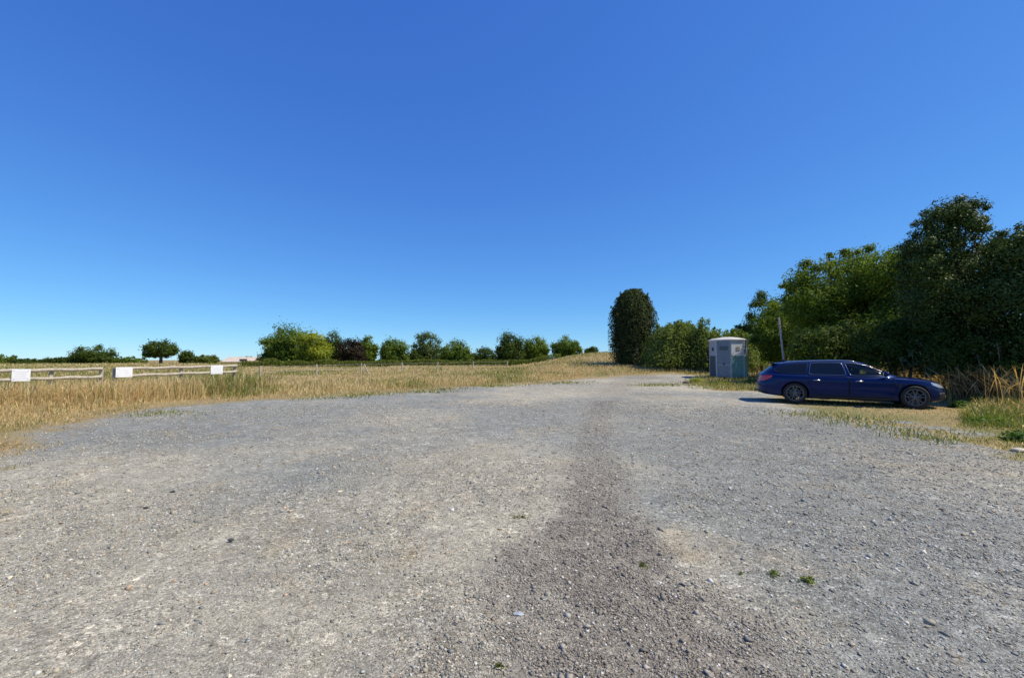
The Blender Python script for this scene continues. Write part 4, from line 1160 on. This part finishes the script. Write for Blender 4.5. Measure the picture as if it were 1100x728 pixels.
    for sy in (-1, 1):
        dv = (0, sy, 0)
        for nm, P, mt in (('side_window', W_front, cg), ('side_window', W_rear, glassm), ('quarter_window', W_quart, glassm)):
            bm, ol = decal(bvg, P, dv, .006); wo = bm_obj(nm, bm, mt, root, smooth=True, sharp=R(40))
            bm = bmesh.new(); add_tube(bm, ol + [ol[0]], .0048, 6, False); bm_obj('window_trim', bm, chrome if nm == 'side_window' else black, wo, smooth=True)
        # doors
        D_f = [(1.02, .93), (1.06, .62), (.98, .30), (-.06, .30), (-.06, .925)]
        D_r = [(-.075, .925), (-.075, .30), (-.80, .30), (-1.10, .62), (-1.16, .935)]
        for P, hxp in ((D_f, .10), (D_r, -.98)):
            bm, ol = decal(bvl, P, dv, .005, 8, 12, -.006); dr = bm_obj('door', bm, paint, root, smooth=True, sharp=R(40))
            bm = bmesh.new(); add_tube(bm, ol + [ol[0]], .008, 6, False); bm_obj('shut_line', bm, well, dr, smooth=True)
            h, n_ = cast(bvl, (hxp + .08, sy * 3, .80), (0, -sy, 0)); bm = bmesh.new(); add_box(bm, h + Vector((0, sy * .028, 0)), (.20, .028, .035), .012); bm_obj('handle', bm, chrome, dr, smooth=True)
        # sill
        bm, _ = decal(bvl, [(1.02, .285), (1.0, .21), (-1.0, .21), (-.98, .285)], dv, .012, 3, 14); bm_obj('sill', bm, black, root, smooth=True)
        # tail lamp
        bm, _ = decal(bvl, [(-2.55, .93), (-2.55, .73), (-2.35, .74), (-2.14, .86), (-2.12, .92)], dv, .006, 5); bm_obj('tail_lamp', bm, redl, root, smooth=True)
        # head lamp, seen from the diagonal
        dd = Vector((.75, sy * .66, 0)).normalized(); u = Vector((0, 0, 1)).cross(dd) * -1
        def uz(x, y, z): return ((Vector((x, y, z)) - Vector((0, 0, z))).dot(u), z)
        poly = [uz(2.02, sy * .86, .80), uz(2.20, sy * .72, .755), uz(2.30, sy * .50, .70), uz(2.33, sy * .52, .62), uz(2.22, sy * .76, .64), uz(2.05, sy * .88, .72)]
        bm, _ = decal(bvl, poly, dd, .008, 5); hl = bm_obj('headlight', bm, lens, root, smooth=True)
        # fog intake
        poly = [uz(2.22, sy * .78, .48), uz(2.33, sy * .5, .50), uz(2.34, sy * .5, .34), uz(2.20, sy * .80, .33)]
        bm, _ = decal(bvl, poly, dd, .006, 4); bm_obj('air_intake', bm, black, root, smooth=True)
        # mirror
        bm = bmesh.new(); bmesh.ops.create_uvsphere(bm, u_segments=20, v_segments=12, radius=1)
        for v in bm.verts: v.co = Vector((math.copysign(abs(v.co.x) ** .7, v.co.x) * .075 - .02 * v.co.y, math.copysign(abs(v.co.y) ** .75, v.co.y) * .13, math.copysign(abs(v.co.z) ** .75, v.co.z) * .075))
        bmesh.ops.translate(bm, vec=(.80, sy * 1.0, 1.04), verts=bm.verts[:]); mo = bm_obj('mirror', bm, paint, root, smooth=True)
        bm = bmesh.new(); add_tube(bm, [(.84, sy * .85, .975), (.82, sy * .93, 1.0), (.80, sy * .97, 1.02)], [.035, .03, .03], 8); bm_obj('mirror_arm', bm, black, mo, smooth=True)
        bm = bmesh.new(); add_box(bm, (.728, sy * 1.0, 1.04), (.012, .20, .11), .004); bm_obj('mirror_glass', bm, chrome, mo)
        # roof rail
        pts = []
        for x in np.linspace(-1.85, .22, 16):
            h, n_ = cast(bvg, (x, sy * .545, 3), (0, 0, -1)); e = min(1, min(x + 1.85, .22 - x) / .12); pts.append(h + Vector((0, 0, .004 + .032 * e)))
        bm = bmesh.new(); add_tube(bm, pts, .014, 8); bm_obj('roof_rail', bm, chrome, root, smooth=True)
        # front seat: headrest and backrest seen through the glass
        bm = bmesh.new(); add_box(bm, (.02, sy * .36, 1.17), (.10, .26, .17), .03, None); add_box(bm, (.06, sy * .36, 1.04), (.12, .46, .14), .03); bm_obj('seat', bm, black, root, smooth=True)
        # side gill trim
        bm, _ = decal(bvl, [(1.20, .74), (1.16, .62), (1.10, .62), (1.13, .74)], dv, .006, 3, 4); bm_obj('side_vent', bm, black, root)
    # windscreen and rear glass
    bm, _ = decal(bvg, [(-.62, 1.0), (-.52, 1.30), (.52, 1.30), (.62, 1.0)], (1, 0, 0), .006); bm_obj('windscreen', bm, glassm, root, smooth=True, sharp=R(40))
    bm, _ = decal(bvg, [(-.60, 1.08), (-.50, 1.31), (.50, 1.31), (.60, 1.08)], (-1, 0, 0), .006); bm_obj('rear_window', bm, glassm, root, smooth=True, sharp=R(40))
    # grille, lower intake, bumper valance
    for sy in (-1, 1):
        bm, _ = decal(bvl, [(sy * .05, .69), (sy * .36, .69), (sy * .38, .55), (sy * .33, .48), (sy * .07, .48)], (1, 0, 0), .008, 4); gr = bm_obj('grille', bm, black, root, smooth=True)
    bm, _ = decal(bvl, [(-.40, .40), (.40, .40), (.46, .27), (-.46, .27)], (1, 0, 0), .008, 4); bm_obj('air_intake', bm, black, root, smooth=True)
    bm, _ = decal(bvl, [(-.70, .43), (.70, .43), (.72, .32), (-.72, .32)], (-1, 0, 0), .008, 4); bm_obj('rear_valance', bm, black, root, smooth=True)
    # spoiler and aerial
    bm = bmesh.new(); add_box(bm, (-2.06, 0, 1.340), (.20, 1.06, .03), .012); bm_obj('roof_spoiler', bm, paint, root, smooth=True)
    bm = bmesh.new(); v = [bm.verts.new(p) for p in [(-1.62, .03, 1.395), (-1.62, -.03, 1.395), (-1.80, -.03, 1.385), (-1.80, .03, 1.385), (-1.78, 0, 1.475), (-1.73, 0, 1.47)]]
    for q in [(0, 1, 5), (1, 2, 4, 5), (2, 3, 4), (3, 0, 5, 4), (3, 2, 1, 0)]: bm.faces.new([v[k] for k in q])
    bm_obj('aerial_fin', bm, paint, root)
    # wheels
    for ax in AX:
        for sy in (-1, 1):
            bm = bmesh.new(); prof = [(.245, -.10), (.27, -.118), (.315, -.118), (.338, -.10), (.345, -.07), (.345, .07), (.338, .10), (.315, .118), (.27, .118), (.245, .10), (.245, -.10)]
            add_lathe(bm, prof, 56); wh = bm_obj('wheel', bm, rubber, root, smooth=True, sharp=R(50)); wh.location = (ax, sy * .80, WR); wh.scale = (1 / SX, 1, 1)
            bm = bmesh.new(); o = sy * .10
            add_lathe(bm, [(.252, o * .7), (.252, o * 1.08), (.228, o * 1.08), (.222, o * .5), (.222, -o * .8)], 56)
            rings = add_lathe(bm, [(.062, o * .45), (.062, o * .98), (.045, o * 1.04), (.001, o * 1.04)], 24)
            for k in range(5):
                for s2 in (-1, 1):
                    a0 = 2 * math.pi * k / 5 + .3; a1 = a0 + s2 * .24
                    p0 = Vector((math.cos(a0 + s2 * .10) * .05, o * .92, math.sin(a0 + s2 * .10) * .05)); p1 = Vector((math.cos(a1) * .232, o * 1.0, math.sin(a1) * .232))
                    add_tube(bm, [p0, p0.lerp(p1, .5) + Vector((0, -o * .1, 0)), p1], [.021, .017, .019], 6)
            bm_obj('rim', bm, rimm, wh, smooth=True, sharp=R(40))
            bm = bmesh.new(); add_lathe(bm, [(.001, o * .1), (.17, o * .1), (.17, o * .25), (.001, o * .25)], 32); bm_obj('brake_disc', bm, simple('brake_steel', (.08, .08, .08), .5, metal=.6), wh)
    # wheel-arch backs keep daylight out
    bm = bmesh.new(); add_box(bm, (0, 0, .27), (3.9, 1.2, .1), .01); bm_obj('underbody', bm, well, root)
car()

# ------------------------------------------------------------------ light, world, view
SUN_AZ = R(104.0)      # clockwise from +Y (the view direction): almost straight right, a touch behind the camera
SUN_EL = R(54.0)
sd_ = Vector((math.sin(SUN_AZ) * math.cos(SUN_EL), math.cos(SUN_AZ) * math.cos(SUN_EL), math.sin(SUN_EL)))
sl = bpy.data.lights.new('sun', 'SUN'); sl.energy = 4.8; sl.angle = R(0.53); sl.color = (1.0, 0.915, 0.72)
so = bpy.data.objects.new('sun', sl); so.rotation_euler = (-sd_).to_track_quat('-Z', 'Y').to_euler(); so.location = (30, 0, 40); COL.objects.link(so)
w = bpy.data.worlds.new('World'); sc.world = w; w.use_nodes = True
nt = w.node_tree; nt.nodes.clear()
sky = N(nt, 'ShaderNodeTexSky'); sky.sky_type = 'NISHITA'; sky.sun_disc = False; sky.sun_elevation = SUN_EL; sky.sun_rotation = SUN_AZ
sky.altitude = 3000; sky.air_density = 1.2; sky.dust_density = 0.1; sky.ozone_density = 10
bg = N(nt, 'ShaderNodeBackground'); bg.inputs[1].default_value = 0.10
ow = N(nt, 'ShaderNodeOutputWorld'); 
# the camera's vivid rendering of a deep summer sky: one tone curve per colour channel
sp = N(nt, 'ShaderNodeSeparateColor'); cb = N(nt, 'ShaderNodeCombineColor'); nt.links.new(sky.outputs[0], sp.inputs[0])
for i, (gm_, k_) in enumerate(((.95, .74), (.84, .94), (.48, .97))):
    m0 = N(nt, 'ShaderNodeMath', operation='MULTIPLY'); m0.inputs[1].default_value = .1; nt.links.new(sp.outputs[i], m0.inputs[0])
    m1 = N(nt, 'ShaderNodeMath', operation='POWER'); m1.inputs[1].default_value = gm_; nt.links.new(m0.outputs[0], m1.inputs[0])
    m2 = N(nt, 'ShaderNodeMath', operation='MULTIPLY'); m2.inputs[1].default_value = k_ * 10; nt.links.new(m1.outputs[0], m2.inputs[0]); nt.links.new(m2.outputs[0], cb.inputs[i])
nt.links.new(cb.outputs[0], bg.inputs[0]); nt.links.new(bg.outputs[0], ow.inputs[0])
vs = sc.view_settings; vs.view_transform = 'Standard'; vs.look = 'None'; vs.exposure = 0.25; vs.gamma = 1.0; vs.use_curve_mapping = False
sc.cycles.max_bounces = 8; sc.cycles.transparent_max_bounces = 8
sc.cycles.use_denoising = True
